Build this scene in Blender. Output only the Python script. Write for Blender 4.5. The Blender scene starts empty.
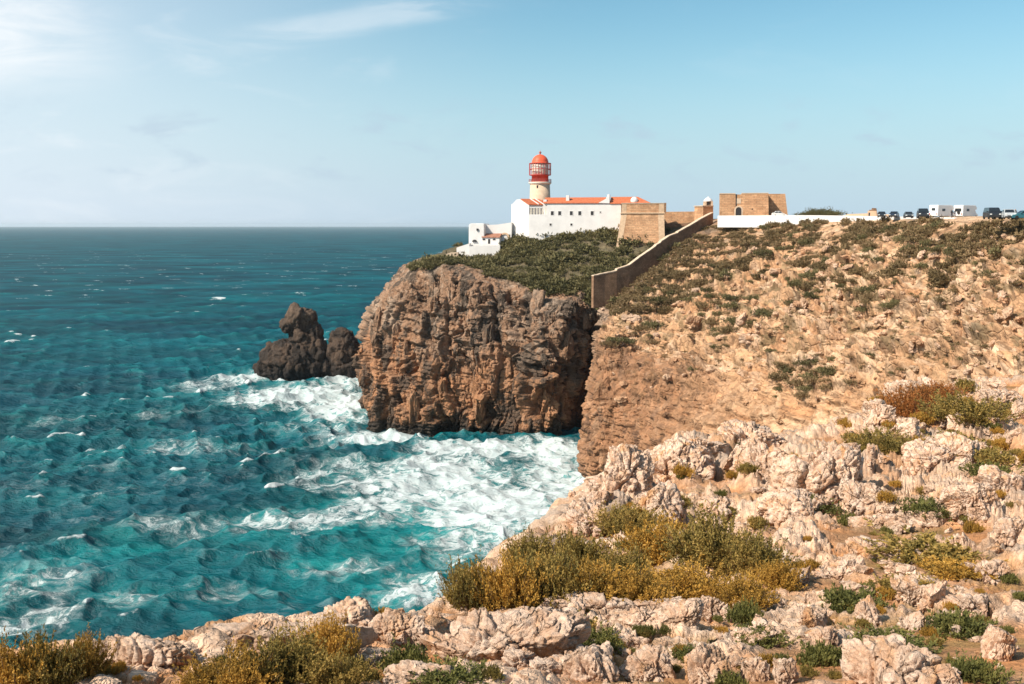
import bpy, bmesh, math, random
import numpy as np
from mathutils import Vector, Matrix
from mathutils.bvhtree import BVHTree

# ---------------------------------------------------------------- camera, sky, sun, exposure
S = bpy.context.scene
COL = S.collection
F_PX, CX, CY, HOR = 995.5, 512.0, 342.0, 227.0
CAM_Z = 65.0
PITCH = math.atan((CY - HOR + 2.0) / F_PX)
cam_data = bpy.data.cameras.new('camera')
cam_data.lens = 35.0
cam_data.sensor_width = 36.0
cam_data.clip_start = 0.1
cam_data.clip_end = 90000.0
cam = bpy.data.objects.new('camera', cam_data)
COL.objects.link(cam)
cam.location = (0, 0, CAM_Z)
cam.rotation_euler = (math.pi / 2 - PITCH, 0, 0)
S.camera = cam

SUN_DIR = Vector((-0.62, -0.38, 0.68)).normalized()      # towards the sun
sun_el = math.asin(SUN_DIR.z)
sun_az = math.atan2(SUN_DIR.x, SUN_DIR.y)
sun_data = bpy.data.lights.new('sun', 'SUN')
sun_data.energy = 4.6
sun_data.angle = math.radians(0.5)
sun_data.color = (1.0, 0.90, 0.77)
sun = bpy.data.objects.new('sun', sun_data)
COL.objects.link(sun)
sun.rotation_euler = SUN_DIR.to_track_quat('Z', 'Y').to_euler()

S.view_settings.view_transform = 'Standard'
S.view_settings.look = 'None'
S.view_settings.gamma = 1.0
S.view_settings.use_curve_mapping = False
S.view_settings.exposure = 0.60
S.render.engine = 'CYCLES'
S.cycles.use_denoising = True
S.cycles.max_bounces = 6
S.cycles.transparent_max_bounces = 6

W = bpy.data.worlds.new('World')
S.world = W
W.use_nodes = True


class NT:
    """small node-tree helper"""
    def __init__(self, tree, clear=True):
        self.t = tree
        if clear:
            tree.nodes.clear()

    def n(self, typ, **kw):
        nd = self.t.nodes.new(typ)
        ins = kw.pop('ins', {})
        for k, v in kw.items():
            setattr(nd, k, v)
        for k, v in ins.items():
            self.put(nd.inputs[k], v)
        return nd

    def put(self, sock, v):
        if isinstance(v, bpy.types.NodeSocket):
            self.t.links.new(v, sock)
        else:
            sock.default_value = v

    def math(self, op, a, b=0.0, c=None, clamp=False):
        nd = self.n('ShaderNodeMath', operation=op, use_clamp=clamp)
        self.put(nd.inputs[0], a)
        self.put(nd.inputs[1], b)
        if c is not None:
            self.put(nd.inputs[2], c)
        return nd.outputs[0]

    def vmath(self, op, a, b):
        nd = self.n('ShaderNodeVectorMath', operation=op)
        self.put(nd.inputs[0], a)
        self.put(nd.inputs[1], b)
        return nd.outputs[0]

    def mix(self, fac, a, b, blend='MIX'):
        nd = self.n('ShaderNodeMix', data_type='RGBA', blend_type=blend, clamp_factor=True)
        self.put(nd.inputs[0], fac)
        self.put(nd.inputs[6], a if isinstance(a, bpy.types.NodeSocket) else tuple(a)[:3] + (1,))
        self.put(nd.inputs[7], b if isinstance(b, bpy.types.NodeSocket) else tuple(b)[:3] + (1,))
        return nd.outputs[2]

    def noise(self, vec, scale, detail=5.0, rough=0.55, dist=0.0, out=0):
        nd = self.n('ShaderNodeTexNoise')
        self.put(nd.inputs['Vector'], vec)
        self.put(nd.inputs['Scale'], scale)
        self.put(nd.inputs['Detail'], detail)
        self.put(nd.inputs['Roughness'], rough)
        self.put(nd.inputs['Distortion'], dist)
        return nd.outputs[out]

    def voro(self, vec, scale, feature='F1', rnd=1.0, out='Distance'):
        nd = self.n('ShaderNodeTexVoronoi', feature=feature)
        self.put(nd.inputs['Vector'], vec)
        self.put(nd.inputs['Scale'], scale)
        self.put(nd.inputs['Randomness'], rnd)
        return nd.outputs[out]

    def ramp(self, fac, lo, hi, a=0.0, b=1.0):
        nd = self.n('ShaderNodeMapRange', interpolation_type='SMOOTHSTEP')
        self.put(nd.inputs[0], fac)
        for i, v in ((1, lo), (2, hi), (3, a), (4, b)):
            self.put(nd.inputs[i], v)
        return nd.outputs[0]

    def scaled(self, vec, sx, sy, sz):
        return self.vmath('MULTIPLY', vec, (sx, sy, sz))


def build_world():
    g = NT(W.node_tree)
    out = g.n('ShaderNodeOutputWorld')
    bg = g.n('ShaderNodeBackground', ins={'Strength': 0.083})
    g.t.links.new(bg.outputs[0], out.inputs[0])
    sky = g.n('ShaderNodeTexSky', sky_type='NISHITA', sun_disc=False, sun_elevation=sun_el,
              sun_rotation=sun_az, altitude=60.0, air_density=1.0, dust_density=1.1, ozone_density=1.6)
    d = g.n('ShaderNodeTexCoord').outputs['Generated']
    sep = g.n('ShaderNodeSeparateXYZ', ins={0: d})
    x, y, z = sep.outputs
    zc = g.math('MAXIMUM', z, 0.0)
    # clear maritime air, a little greener than the model's default
    col = g.mix(1.0, sky.outputs[0], (0.86, 1.20, 1.13), 'MULTIPLY')
    # pale sea haze low over the horizon
    hz = g.ramp(zc, 0.0, 0.22, 0.90, 0.0)
    col = g.mix(hz, col, (4.4, 5.65, 6.75))
    # whiter air on the sunward side
    yy = g.math('MAXIMUM', y, 0.05)
    u = g.math('DIVIDE', x, yy)
    w = g.math('DIVIDE', zc, yy)
    side = g.math('MULTIPLY', g.ramp(u, -0.62, 0.10, 0.50, 0.0), g.ramp(zc, 0.5, 0.9, 1.0, 0.0))
    col = g.mix(side, col, (7.5, 7.9, 8.6))
    # thin cirrus: a soft bank on the left and one long streak
    uw = g.n('ShaderNodeCombineXYZ', ins={0: u, 1: w, 2: 0.0}).outputs[0]
    n1 = g.noise(g.scaled(uw, 5.0, 26.0, 1.0), 1.0, 8.0, 0.60, 0.9)
    n2 = g.noise(g.scaled(uw, 4.0, 7.0, 1.0), 1.0, 5.0, 0.55, 0.4)
    bank = g.math('MULTIPLY', g.ramp(u, -0.34, -0.50), g.ramp(w, 0.11, 0.17))
    bank = g.math('MULTIPLY', bank, g.ramp(g.math('ADD', g.math('MULTIPLY', n1, 0.6), g.math('MULTIPLY', n2, 0.4)), 0.36, 0.60))
    off = g.math('SUBTRACT', w, g.math('ADD', 0.226, g.math('MULTIPLY', u, 0.192)))
    off = g.math('ADD', off, g.math('MULTIPLY', g.math('SUBTRACT', n2, 0.5), 0.03))
    core = g.ramp(g.math('ABSOLUTE', off), 0.004, 0.021, 1.0, 0.0)
    core = g.math('MULTIPLY', core, g.math('MULTIPLY', g.ramp(u, -0.36, -0.20), g.ramp(u, 0.06, -0.08)))
    core = g.math('MULTIPLY', core, g.ramp(n1, 0.36, 0.66, 0.04, 0.40))
    wisp = g.math('MULTIPLY', g.ramp(g.noise(g.scaled(uw, 3.2, 12.0, 1.0), 1.7, 8.0, 0.62, 0.8), 0.52, 0.75), g.ramp(u, 0.05, -0.45, 0.05, 0.35))
    cl = g.math('MAXIMUM', g.math('MULTIPLY', bank, 0.95), g.math('MAXIMUM', core, wisp))
    cl = g.math('MULTIPLY', cl, g.ramp(y, 0.05, 0.25))
    col = g.mix(cl, col, (7.5, 7.9, 8.2))
    # soft grey scud near the horizon
    sc = g.ramp(g.noise(g.scaled(uw, 13.0, 34.0, 1.0), 1.0, 6.0, 0.58, 0.4), 0.52, 0.70)
    sc = g.math('MULTIPLY', sc, g.math('MULTIPLY', g.ramp(w, 0.03, 0.06), g.ramp(w, 0.09, 0.14, 1.0, 0.0)))
    col = g.mix(g.math('MULTIPLY', sc, 0.45), col, (3.9, 4.9, 6.0))
    g.t.links.new(col, bg.inputs[0])


build_world()

# ---------------------------------------------------------------- numbers
rng = np.random.default_rng(7)
R_ = random.Random(11)


def ray(px, py):
    a = (px - CX) / F_PX
    b = (CY - py) / F_PX
    c, s = math.cos(PITCH), math.sin(PITCH)
    return Vector((a, c + b * s, -s + b * c))


def P(px, py, D):
    """the world point that lies D metres ahead on the sight line through a pixel"""
    v = ray(px, py)
    return Vector((0, 0, CAM_Z)) + v * (D / v.y)


def at_z(px, py, z=0.0):
    v = ray(px, py)
    return Vector((0, 0, CAM_Z)) + v * ((z - CAM_Z) / v.z)


def hash3(ix, iy, iz, s):
    h = (ix.astype(np.uint32) * np.uint32(374761393) + iy.astype(np.uint32) * np.uint32(668265263)
         + iz.astype(np.uint32) * np.uint32(2246822519) + np.uint32((s * 3266489917) & 0xffffffff))
    h = (h ^ (h >> np.uint32(15))) * np.uint32(2246822519)
    h = (h ^ (h >> np.uint32(13))) * np.uint32(3266489917)
    return h ^ (h >> np.uint32(16))


_G = np.array([[1, 1, 0], [-1, 1, 0], [1, -1, 0], [-1, -1, 0], [1, 0, 1], [-1, 0, 1], [1, 0, -1], [-1, 0, -1],
               [0, 1, 1], [0, -1, 1], [0, 1, -1], [0, -1, -1], [1, 1, 0], [0, -1, 1], [-1, 1, 0], [0, -1, -1]], np.float32)


def perlin(p, s=0):
    p = np.asarray(p, np.float32)
    i = np.floor(p)
    f = p - i
    i = i.astype(np.int32)
    u = f * f * f * (f * (f * 6 - 15) + 10)
    res = 0
    for dx in (0, 1):
        wx = u[:, 0] if dx else 1 - u[:, 0]
        for dy in (0, 1):
            wy = u[:, 1] if dy else 1 - u[:, 1]
            for dz in (0, 1):
                wz = u[:, 2] if dz else 1 - u[:, 2]
                g = _G[hash3(i[:, 0] + dx, i[:, 1] + dy, i[:, 2] + dz, s) & np.uint32(15)]
                dot = g[:, 0] * (f[:, 0] - dx) + g[:, 1] * (f[:, 1] - dy) + g[:, 2] * (f[:, 2] - dz)
                res = res + wx * wy * wz * dot
    return res


def fbm(p, sc, octv=4, s=0, gain=0.5):
    p = np.asarray(p, np.float32) / np.asarray(sc, np.float32)
    a, r, t = 1.0, 0, 0
    for o in range(octv):
        r = r + a * perlin(p, s + o * 17)
        t += a
        a *= gain
        p = p * 2.03 + 3.7
    return r / t * 1.5


def ridged(p, sc, octv=3, s=0, gain=0.5):
    p = np.asarray(p, np.float32) / np.asarray(sc, np.float32)
    a, r, t = 1.0, 0, 0
    for o in range(octv):
        r = r + a * (1 - 2.2 * np.abs(perlin(p, s + o * 31)))
        t += a
        a *= gain
        p = p * 2.07 + 1.3
    return r / t


def voro(p, sc, s=0):
    p = np.asarray(p, np.float32) / np.asarray(sc, np.float32)
    i = np.floor(p)
    f = p - i
    i = i.astype(np.int32)
    n = len(p)
    f1 = np.full(n, 9.0, np.float32)
    f2 = np.full(n, 9.0, np.float32)
    cell = np.zeros(n, np.float32)
    for dx in (-1, 0, 1):
        for dy in (-1, 0, 1):
            for dz in (-1, 0, 1):
                h = hash3(i[:, 0] + dx, i[:, 1] + dy, i[:, 2] + dz, s)
                ox = (h & np.uint32(1023)).astype(np.float32) / 1023
                oy = ((h >> np.uint32(10)) & np.uint32(1023)).astype(np.float32) / 1023
                oz = ((h >> np.uint32(20)) & np.uint32(1023)).astype(np.float32) / 1023
                d = (dx + ox - f[:, 0]) ** 2 + (dy + oy - f[:, 1]) ** 2 + (dz + oz - f[:, 2]) ** 2
                near = d < f1
                f2 = np.where(near, f1, np.minimum(f2, d))
                cell = np.where(near, (h >> np.uint32(7) & np.uint32(255)).astype(np.float32) / 255, cell)
                f1 = np.where(near, d, f1)
    return np.sqrt(f1), np.sqrt(f2), cell


def sstep(x, lo, hi):
    t = np.clip((x - lo) / (hi - lo), 0, 1)
    return t * t * (3 - 2 * t)


# ---------------------------------------------------------------- rock shapes
_cs = {}


def ico(sub):
    """a ball whose quads come from a cube"""
    if sub not in _cs:
        n = {3: 10, 4: 18, 5: 34, 6: 64}[sub]
        t = np.tan(np.linspace(-1, 1, n + 1) * math.pi / 4)
        A, B = np.meshgrid(t, t, indexing='ij')
        one = np.ones_like(A)
        vs, fs = [], []
        I = np.arange((n + 1) ** 2).reshape(n + 1, n + 1)
        Q = np.stack([I[:-1, :-1], I[1:, :-1], I[1:, 1:], I[:-1, 1:]], -1).reshape(-1, 4)
        for s, (x, y, z) in enumerate(((one, A, B), (-one, B, A), (B, one, A), (A, -one, B), (A, B, one), (B, A, -one))):
            vs.append(np.stack([x, y, z], -1).reshape(-1, 3))
            fs.append(Q + s * (n + 1) ** 2)
        v, f = np.concatenate(vs), np.concatenate(fs)
        key = np.round(v, 5)
        _, first, inv = np.unique(key, axis=0, return_index=True, return_inverse=True)
        v = v[first]
        f = inv.reshape(-1)[f]
        v /= np.linalg.norm(v, axis=1, keepdims=True)
        _cs[sub] = (v.astype(np.float32), f.astype(np.int32))
    return _cs[sub]


def rock_arrays(seed, sub=5, sx=1.0, sy=1.0, sz=1.0, flute=1.0, cuts=20):
    """a weathered limestone block: facets, rain flutes, cracks and pits; already in metres/2"""
    r = np.random.default_rng(seed)
    v, f = ico(sub)
    p = np.sign(v) * np.abs(v) ** 0.86
    p = p / np.max(np.abs(p))
    for _ in range(cuts):
        n = r.normal(size=3)
        n[2] *= r.choice([0.15, 0.15, 0.8, 3.0])
        n /= np.linalg.norm(n)
        o = r.uniform(0.44, 0.84)
        h = np.maximum(0, p @ n - o)
        p = p - (h * r.uniform(0.9, 1.0))[:, None] * n
    S3 = np.array([sx, sy, sz], np.float32)
    q = p * S3                                               # true proportions, so that detail is not stretched
    u = q / max(sx, sy, sz) + seed * 3.1
    nrm = p / (np.linalg.norm(p, axis=1, keepdims=True) + 1e-6)
    m = min(1.0, 1.0)
    d = 0.10 * fbm(u, 0.62, 3, seed)
    w = u + 0.10 * np.stack([fbm(u, 0.45, 3, seed + 1), fbm(u, 0.45, 3, seed + 2), fbm(u, 0.45, 3, seed + 3)], 1)
    lean = np.array([[1, 0, r.normal(0, .25)], [0, 1, r.normal(0, .25)], [0, 0, 1]])
    wl_ = w @ lean
    up = np.array([1, 0.6, 0.14])
    f1, f2, cell = voro(wl_ * np.array([1, 1, 0.55]), 0.60, seed + 5)
    d = d + 0.22 * (cell - 0.5) - 0.15 * sstep(f2 - f1, 0.12, 0.0)
    g1, g2, c2 = voro(wl_ * np.array([1, 1, 0.4]), 0.24, seed + 6)
    d = d + 0.070 * (c2 - 0.5) - 0.035 * sstep(g2 - g1, 0.12, 0.0)
    fl = np.abs(perlin(wl_ * up / 0.13, seed + 4))
    d = d - flute * 0.085 * sstep(fl, 0.15, 0.0)
    fl = np.abs(perlin(wl_ * np.array([1, 1, 0.35]) / 0.055, seed + 14))
    d = d - flute * 0.016 * sstep(fl, 0.2, 0.0)
    d = d + 0.030 * fbm(u, 0.11, 3, seed + 7, 0.6)
    d = d - 0.07 * sstep(fbm(u, 0.10, 2, seed + 8), 0.28, 0.5)
    q = q + nrm * (d * (sx * sy * sz) ** (1 / 3))[:, None]
    return q, f


# ---------------------------------------------------------------- mesh helpers
def mesh_np(name, V, Fq, mat, smooth=True, attrs=None, cols=None):
    """mesh from arrays: V (n,3), Fq (m,3|4)"""
    me = bpy.data.meshes.new(name)
    V = np.ascontiguousarray(V, np.float32)
    Fq = np.ascontiguousarray(Fq, np.int32)
    k = Fq.shape[1]
    me.vertices.add(len(V))
    me.vertices.foreach_set('co', V.ravel())
    me.loops.add(Fq.size)
    me.loops.foreach_set('vertex_index', Fq.ravel())
    me.polygons.add(len(Fq))
    me.polygons.foreach_set('loop_start', np.arange(len(Fq), dtype=np.int32) * k)
    me.polygons.foreach_set('loop_total', np.full(len(Fq), k, np.int32))
    me.polygons.foreach_set('use_smooth', np.full(len(Fq), bool(smooth)))
    for an, av in (attrs or {}).items():
        a = me.attributes.new(an, 'FLOAT', 'POINT')
        a.data.foreach_set('value', np.ascontiguousarray(av, np.float32))
    if cols is not None:
        a = me.attributes.new('tone', 'FLOAT_COLOR', 'POINT')
        c4 = np.ones((len(V), 4), np.float32)
        c4[:, :3] = cols
        a.data.foreach_set('color', c4.ravel())
    me.materials.append(mat)
    me.update()
    return me


def link(name, me, parent=None):
    o = bpy.data.objects.new(name, me)
    COL.objects.link(o)
    if parent is not None:
        o.parent = parent
    return o


def tag(o, label=None, cat=None, group=None, kind=None):
    for k, v in (('label', label), ('category', cat), ('group', group), ('kind', kind)):
        if v:
            o[k] = v
    return o


def empty(name, loc, label=None, cat=None, group=None, rz=0.0):
    o = bpy.data.objects.new(name, None)
    COL.objects.link(o)
    o.location = loc
    o.rotation_euler = (0, 0, rz)
    o.empty_display_size = 0.3
    return tag(o, label, cat, group)


def copy_tree(o, parent=None):
    c = o.copy()
    COL.objects.link(c)
    if parent is not None:
        c.parent = parent
    for ch in list(o.children):
        copy_tree(ch, c)
    return c


class MB:
    """collects solids, builds ONE mesh object"""
    def __init__(self):
        self.v, self.f = [], []

    def add(self, vs, fs):
        b = len(self.v)
        self.v += [tuple(x) for x in vs]
        self.f += [tuple(i + b for i in f) for f in fs]
        return self

    def box(self, x0, x1, y0, y1, z0, z1, fr=None):
        vs = [Vector((x, y, z)) for z in (z0, z1) for y in (y0, y1) for x in (x0, x1)]
        if fr:
            vs = [fr(v) for v in vs]
        return self.add(vs, [(0, 2, 3, 1), (4, 5, 7, 6), (0, 1, 5, 4), (2, 6, 7, 3), (0, 4, 6, 2), (1, 3, 7, 5)])

    def prism(self, pts, y0, y1, fr=None):
        """outline of (x,z) points pushed from depth y0 to y1"""
        n = len(pts)
        vs = [Vector((x, y0, z)) for x, z in pts] + [Vector((x, y1, z)) for x, z in pts]
        if fr:
            vs = [fr(v) for v in vs]
        fs = [tuple(range(n)), tuple(range(2 * n - 1, n - 1, -1))]
        fs += [(i + n, (i + 1) % n + n, (i + 1) % n, i) for i in range(n)]
        return self.add(vs, fs)

    def flat(self, pts, z0, z1):
        """outline of (x,y) points raised from z0 to z1"""
        n = len(pts)
        vs = [(x, y, z0) for x, y in pts] + [(x, y, z1) for x, y in pts]
        fs = [tuple(range(n - 1, -1, -1)), tuple(range(n, 2 * n))]
        fs += [(i, (i + 1) % n, (i + 1) % n + n, i + n) for i in range(n)]
        return self.add(vs, fs)

    def lathe(self, prof, cx=0, cy=0, n=24, axis='Z', cz=0):
        b = len(self.v)
        m = len(prof)
        for r, h in prof:
            for k in range(n):
                a = 2 * math.pi * k / n
                if axis == 'Z':
                    self.v.append((cx + r * math.cos(a), cy + r * math.sin(a), h))
                else:           # turned about the Y axis
                    self.v.append((cx + r * math.cos(a), cy + h, cz + r * math.sin(a)))
        for j in range(m - 1):
            for k in range(n):
                k2 = (k + 1) % n
                self.f.append((b + j * n + k, b + j * n + k2, b + (j + 1) * n + k2, b + (j + 1) * n + k))
        self.f.append(tuple(b + k for k in range(n - 1, -1, -1)))
        self.f.append(tuple(b + (m - 1) * n + k for k in range(n)))
        return self

    def rod(self, a, b, r, n=6):
        a, b = Vector(a), Vector(b)
        q = (b - a).to_track_quat('Z', 'Y')
        L = (b - a).length
        base = len(self.v)
        for h in (0, L):
            for k in range(n):
                t = 2 * math.pi * k / n
                self.v.append(tuple(a + q @ Vector((r * math.cos(t), r * math.sin(t), h))))
        for k in range(n):
            k2 = (k + 1) % n
            self.f.append((base + k, base + k2, base + n + k2, base + n + k))
        self.f.append(tuple(base + k for k in range(n - 1, -1, -1)))
        self.f.append(tuple(base + n + k for k in range(n)))
        return self

    def build(self, name, mat, parent=None, bevel=0.0, smooth=False, segs=2):
        me = bpy.data.meshes.new(name)
        me.from_pydata(self.v, [], self.f)
        bm = bmesh.new()
        bm.from_mesh(me)
        bmesh.ops.recalc_face_normals(bm, faces=bm.faces)
        if bevel:
            es = [e for e in bm.edges if e.is_manifold and e.calc_face_angle(0) > 0.5]
            bmesh.ops.bevel(bm, geom=es, offset=bevel, segments=segs, affect='EDGES', profile=0.6)
        bm.to_mesh(me)
        bm.free()
        if smooth:
            for p in me.polygons:
                p.use_smooth = True
        me.materials.append(mat)
        return link(name, me, parent)


# ---------------------------------------------------------------- materials
def new_mat(name):
    m = bpy.data.materials.new(name)
    m.use_nodes = True
    g = NT(m.node_tree)
    out = g.n('ShaderNodeOutputMaterial')
    b = g.n('ShaderNodeBsdfPrincipled')
    g.t.links.new(b.outputs[0], out.inputs[0])
    return m, g, b


def plain(name, col, rough=0.8, metal=0.0, var=0.15, scale=1.5, bump=0.0, spec=0.3):
    m, g, b = new_mat(name)
    pos = g.n('ShaderNodeTexCoord').outputs['Object']
    n1 = g.noise(pos, scale, 6.0, 0.6)
    k = g.ramp(n1, 0.3, 0.7, 1 - var, 1 + var)
    c = g.mix(1.0, tuple(col), g.n('ShaderNodeCombineXYZ', ins={0: k, 1: k, 2: k}).outputs[0], 'MULTIPLY')
    g.put(b.inputs['Base Color'], c)
    b.inputs['Roughness'].default_value = rough
    b.inputs['Metallic'].default_value = metal
    b.inputs['Specular IOR Level'].default_value = spec
    if bump:
        bp = g.n('ShaderNodeBump', ins={'Strength': 0.6, 'Distance': bump, 'Height': g.noise(pos, scale * 6, 5.0, 0.6)})
        g.put(b.inputs['Normal'], bp.outputs[0])
    return m


def rock_tone_mat(name, fine, bump, stretch=(1, 1, 1)):
    """stone whose large patches come from the mesh's own tone colours; grain and small cracks added here"""
    m, g, b = new_mat(name)
    pos = g.n('ShaderNodeNewGeometry').outputs['Position']
    sp = g.scaled(pos, *stretch)
    base = g.n('ShaderNodeAttribute', attribute_name='tone').outputs['Color']
    n1 = g.noise(sp, fine, 8.0, 0.65, 0.3)
    n2 = g.noise(sp, fine * 0.27, 6.0, 0.6, 0.2)
    k = g.math('MULTIPLY', g.ramp(n1, 0.25, 0.75, 0.72, 1.26), g.ramp(n2, 0.3, 0.7, 0.82, 1.16))
    kk = g.n('ShaderNodeCombineXYZ', ins={0: k, 1: k, 2: k}).outputs[0]
    c = g.mix(1.0, base, kk, 'MULTIPLY')
    g.put(b.inputs['Base Color'], c)
    b.inputs['Roughness'].default_value = 0.92
    b.inputs['Specular IOR Level'].default_value = 0.15
    v = g.voro(g.vmath('ADD', sp, g.n('ShaderNodeTexNoise', ins={'Vector': sp, 'Scale': fine * 0.5}).outputs['Color']), fine * 0.8, 'DISTANCE_TO_EDGE')
    hgt = g.math('ADD', g.math('MULTIPLY', n1, 1.0), g.math('MULTIPLY', g.ramp(v, 0.0, 0.15), 0.35))
    bp = g.n('ShaderNodeBump', ins={'Strength': 0.85, 'Distance': bump, 'Height': hgt})
    g.put(b.inputs['Normal'], bp.outputs[0])
    return m


def limestone_mat():
    m, g, b = new_mat('limestone')
    geo = g.n('ShaderNodeNewGeometry').outputs['Position']
    rnd = g.n('ShaderNodeObjectInfo').outputs['Random']
    n_big = g.noise(geo, 0.9, 5.0, 0.6, 0.5)
    n_mid = g.noise(geo, 4.5, 7.0, 0.65, 0.4)
    n_fin = g.noise(geo, 24.0, 8.0, 0.72, 0.2)
    cream, pink, grey, ochre = (0.72, 0.535, 0.41), (0.59, 0.365, 0.235), (0.45, 0.35, 0.28), (0.58, 0.285, 0.11)
    c = g.mix(g.ramp(n_mid, 0.36, 0.62), pink, cream)
    c = g.mix(g.math('MULTIPLY', g.ramp(n_big, 0.52, 0.72), 0.38), c, grey)
    st = g.noise(g.scaled(geo, 1.0, 1.0, 0.35), 2.0, 6.0, 0.62, 0.8)
    c = g.mix(g.math('MULTIPLY', g.ramp(st, 0.53, 0.68), 0.75), c, ochre)
    li = g.noise(geo, 11.0, 6.0, 0.68)
    c = g.mix(g.math('MULTIPLY', g.ramp(li, 0.60, 0.70), 0.5), c, (0.215, 0.165, 0.125))
    # soil-filled cracks, two sizes
    wp = g.vmath('ADD', geo, g.scaled(g.noise(geo, 2.2, 4.0, 0.6, 0.0, 1), 0.5, 0.5, 0.5))
    wp = g.scaled(wp, 1.0, 1.0, 0.55)
    e1 = g.voro(wp, 1.9, 'DISTANCE_TO_EDGE')
    e2 = g.voro(wp, 6.5, 'DISTANCE_TO_EDGE')
    k1 = g.ramp(e1, 0.0, 0.045, 1.0, 0.0)
    k2 = g.math('MULTIPLY', g.ramp(e2, 0.0, 0.06, 1.0, 0.0), g.ramp(n_big, 0.50, 0.66))
    crack = g.math('MAXIMUM', k1, k2)
    c = g.mix(g.math('MULTIPLY', crack, 0.5), c, (0.20, 0.115, 0.062))
    k = g.math('MULTIPLY', g.ramp(n_fin, 0.25, 0.75, 0.74, 1.22), g.ramp(rnd, 0.0, 1.0, 0.92, 1.06))
    c = g.mix(1.0, c, g.n('ShaderNodeCombineXYZ', ins={0: k, 1: k, 2: k}).outputs[0], 'MULTIPLY')
    g.put(b.inputs['Base Color'], c)
    b.inputs['Roughness'].default_value = 0.93
    b.inputs['Specular IOR Level'].default_value = 0.15
    v = g.voro(geo, 15.0, 'F1')
    hgt = g.math('SUBTRACT', g.math('ADD', n_fin, g.math('MULTIPLY', v, 0.45)), g.math('MULTIPLY', crack, 0.9))
    bp = g.n('ShaderNodeBump', ins={'Strength': 0.9, 'Distance': 0.045, 'Height': hgt})
    g.put(b.inputs['Normal'], bp.outputs[0])
    return m


def leaf_mat(name, cols, trans=0.25):
    """foliage: every leaf (mesh island) takes its own tint"""
    m, g, b = new_mat(name)
    gi = g.n('ShaderNodeNewGeometry')
    r = gi.outputs['Random Per Island']
    ramp = g.n('ShaderNodeValToRGB')
    el = ramp.color_ramp.elements
    while len(el) < len(cols):
        el.new(0.5)
    for i, c in enumerate(cols):
        el[i].position = i / (len(cols) - 1)
        el[i].color = (*c, 1)
    n = g.noise(gi.outputs['Position'], 2.4 if 'near' in name else 0.13, 3.0, 0.5)
    o = g.n('ShaderNodeObjectInfo').outputs['Random']
    f = g.math('ADD', g.math('MULTIPLY', r, 0.45), g.math('MULTIPLY', g.ramp(n, 0.35, 0.65), 0.40))
    f = g.math('ADD', f, g.math('MULTIPLY', o, 0.15))
    g.put(ramp.inputs[0], f)
    g.put(b.inputs['Base Color'], ramp.outputs[0])
    b.inputs['Roughness'].default_value = 0.7
    b.inputs['Specular IOR Level'].default_value = 0.2
    t = g.n('ShaderNodeBsdfTranslucent', ins={'Color': ramp.outputs[0]})
    mx = g.n('ShaderNodeMixShader', ins={0: trans, 1: b.outputs[0], 2: t.outputs[0]})
    out = [n_ for n_ in g.t.nodes if n_.type == 'OUTPUT_MATERIAL'][0]
    g.t.links.new(mx.outputs[0], out.inputs[0])
    return m


def masonry_mat(name, c1, c2, mortar, bw, bh, bump=0.03):
    """coursed stone in the object's own XZ / YZ plane"""
    m, g, b = new_mat(name)
    pos = g.n('ShaderNodeNewGeometry').outputs['Position']
    sep = g.n('ShaderNodeSeparateXYZ', ins={0: pos})
    uv = g.n('ShaderNodeCombineXYZ', ins={0: g.math('ADD', sep.outputs[0], g.math('MULTIPLY', sep.outputs[1], 0.83)), 1: sep.outputs[2], 2: 0.0}).outputs[0]
    uv = g.vmath('ADD', uv, g.scaled(g.noise(pos, 1.2, 3.0, 0.5, 0, 1), 0.35, 0.25, 0.0))
    br = g.n('ShaderNodeTexBrick', ins={'Vector': uv, 'Color1': (*c1, 1), 'Color2': (*c2, 1), 'Mortar': (*mortar, 1), 'Scale': 1.0,
                                        'Mortar Size': 0.05, 'Brick Width': bw, 'Row Height': bh})
    n1 = g.noise(pos, 0.35, 6.0, 0.6, 0.4)
    n2 = g.noise(pos, 3.0, 6.0, 0.65)
    k = g.math('MULTIPLY', g.ramp(n1, 0.3, 0.7, 0.78, 1.2), g.ramp(n2, 0.3, 0.7, 0.85, 1.15))
    c = g.mix(1.0, br.outputs[0], g.n('ShaderNodeCombineXYZ', ins={0: k, 1: k, 2: k}).outputs[0], 'MULTIPLY')
    g.put(b.inputs['Base Color'], c)
    b.inputs['Roughness'].default_value = 0.9
    b.inputs['Specular IOR Level'].default_value = 0.15
    bp = g.n('ShaderNodeBump', ins={'Strength': 0.7, 'Distance': bump, 'Height': g.math('SUBTRACT', n2, br.outputs[1])})
    g.put(b.inputs['Normal'], bp.outputs[0])
    return m


def tile_mat():
    m, g, b = new_mat('roof_tiles')
    pos = g.n('ShaderNodeNewGeometry').outputs['Position']
    sep = g.n('ShaderNodeSeparateXYZ', ins={0: pos})
    w = g.math('SINE', g.math('MULTIPLY', g.math('ADD', sep.outputs[0], g.math('MULTIPLY', sep.outputs[1], 0.12)), 20.0))
    n1 = g.noise(pos, 1.6, 6.0, 0.65)
    c = g.mix(g.ramp(n1, 0.30, 0.70), (0.43, 0.095, 0.032), (0.56, 0.165, 0.066))
    g.put(b.inputs['Base Color'], c)
    b.inputs['Roughness'].default_value = 0.85
    bp = g.n('ShaderNodeBump', ins={'Strength': 0.6, 'Distance': 0.06, 'Height': w})
    g.put(b.inputs['Normal'], bp.outputs[0])
    return m


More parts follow.
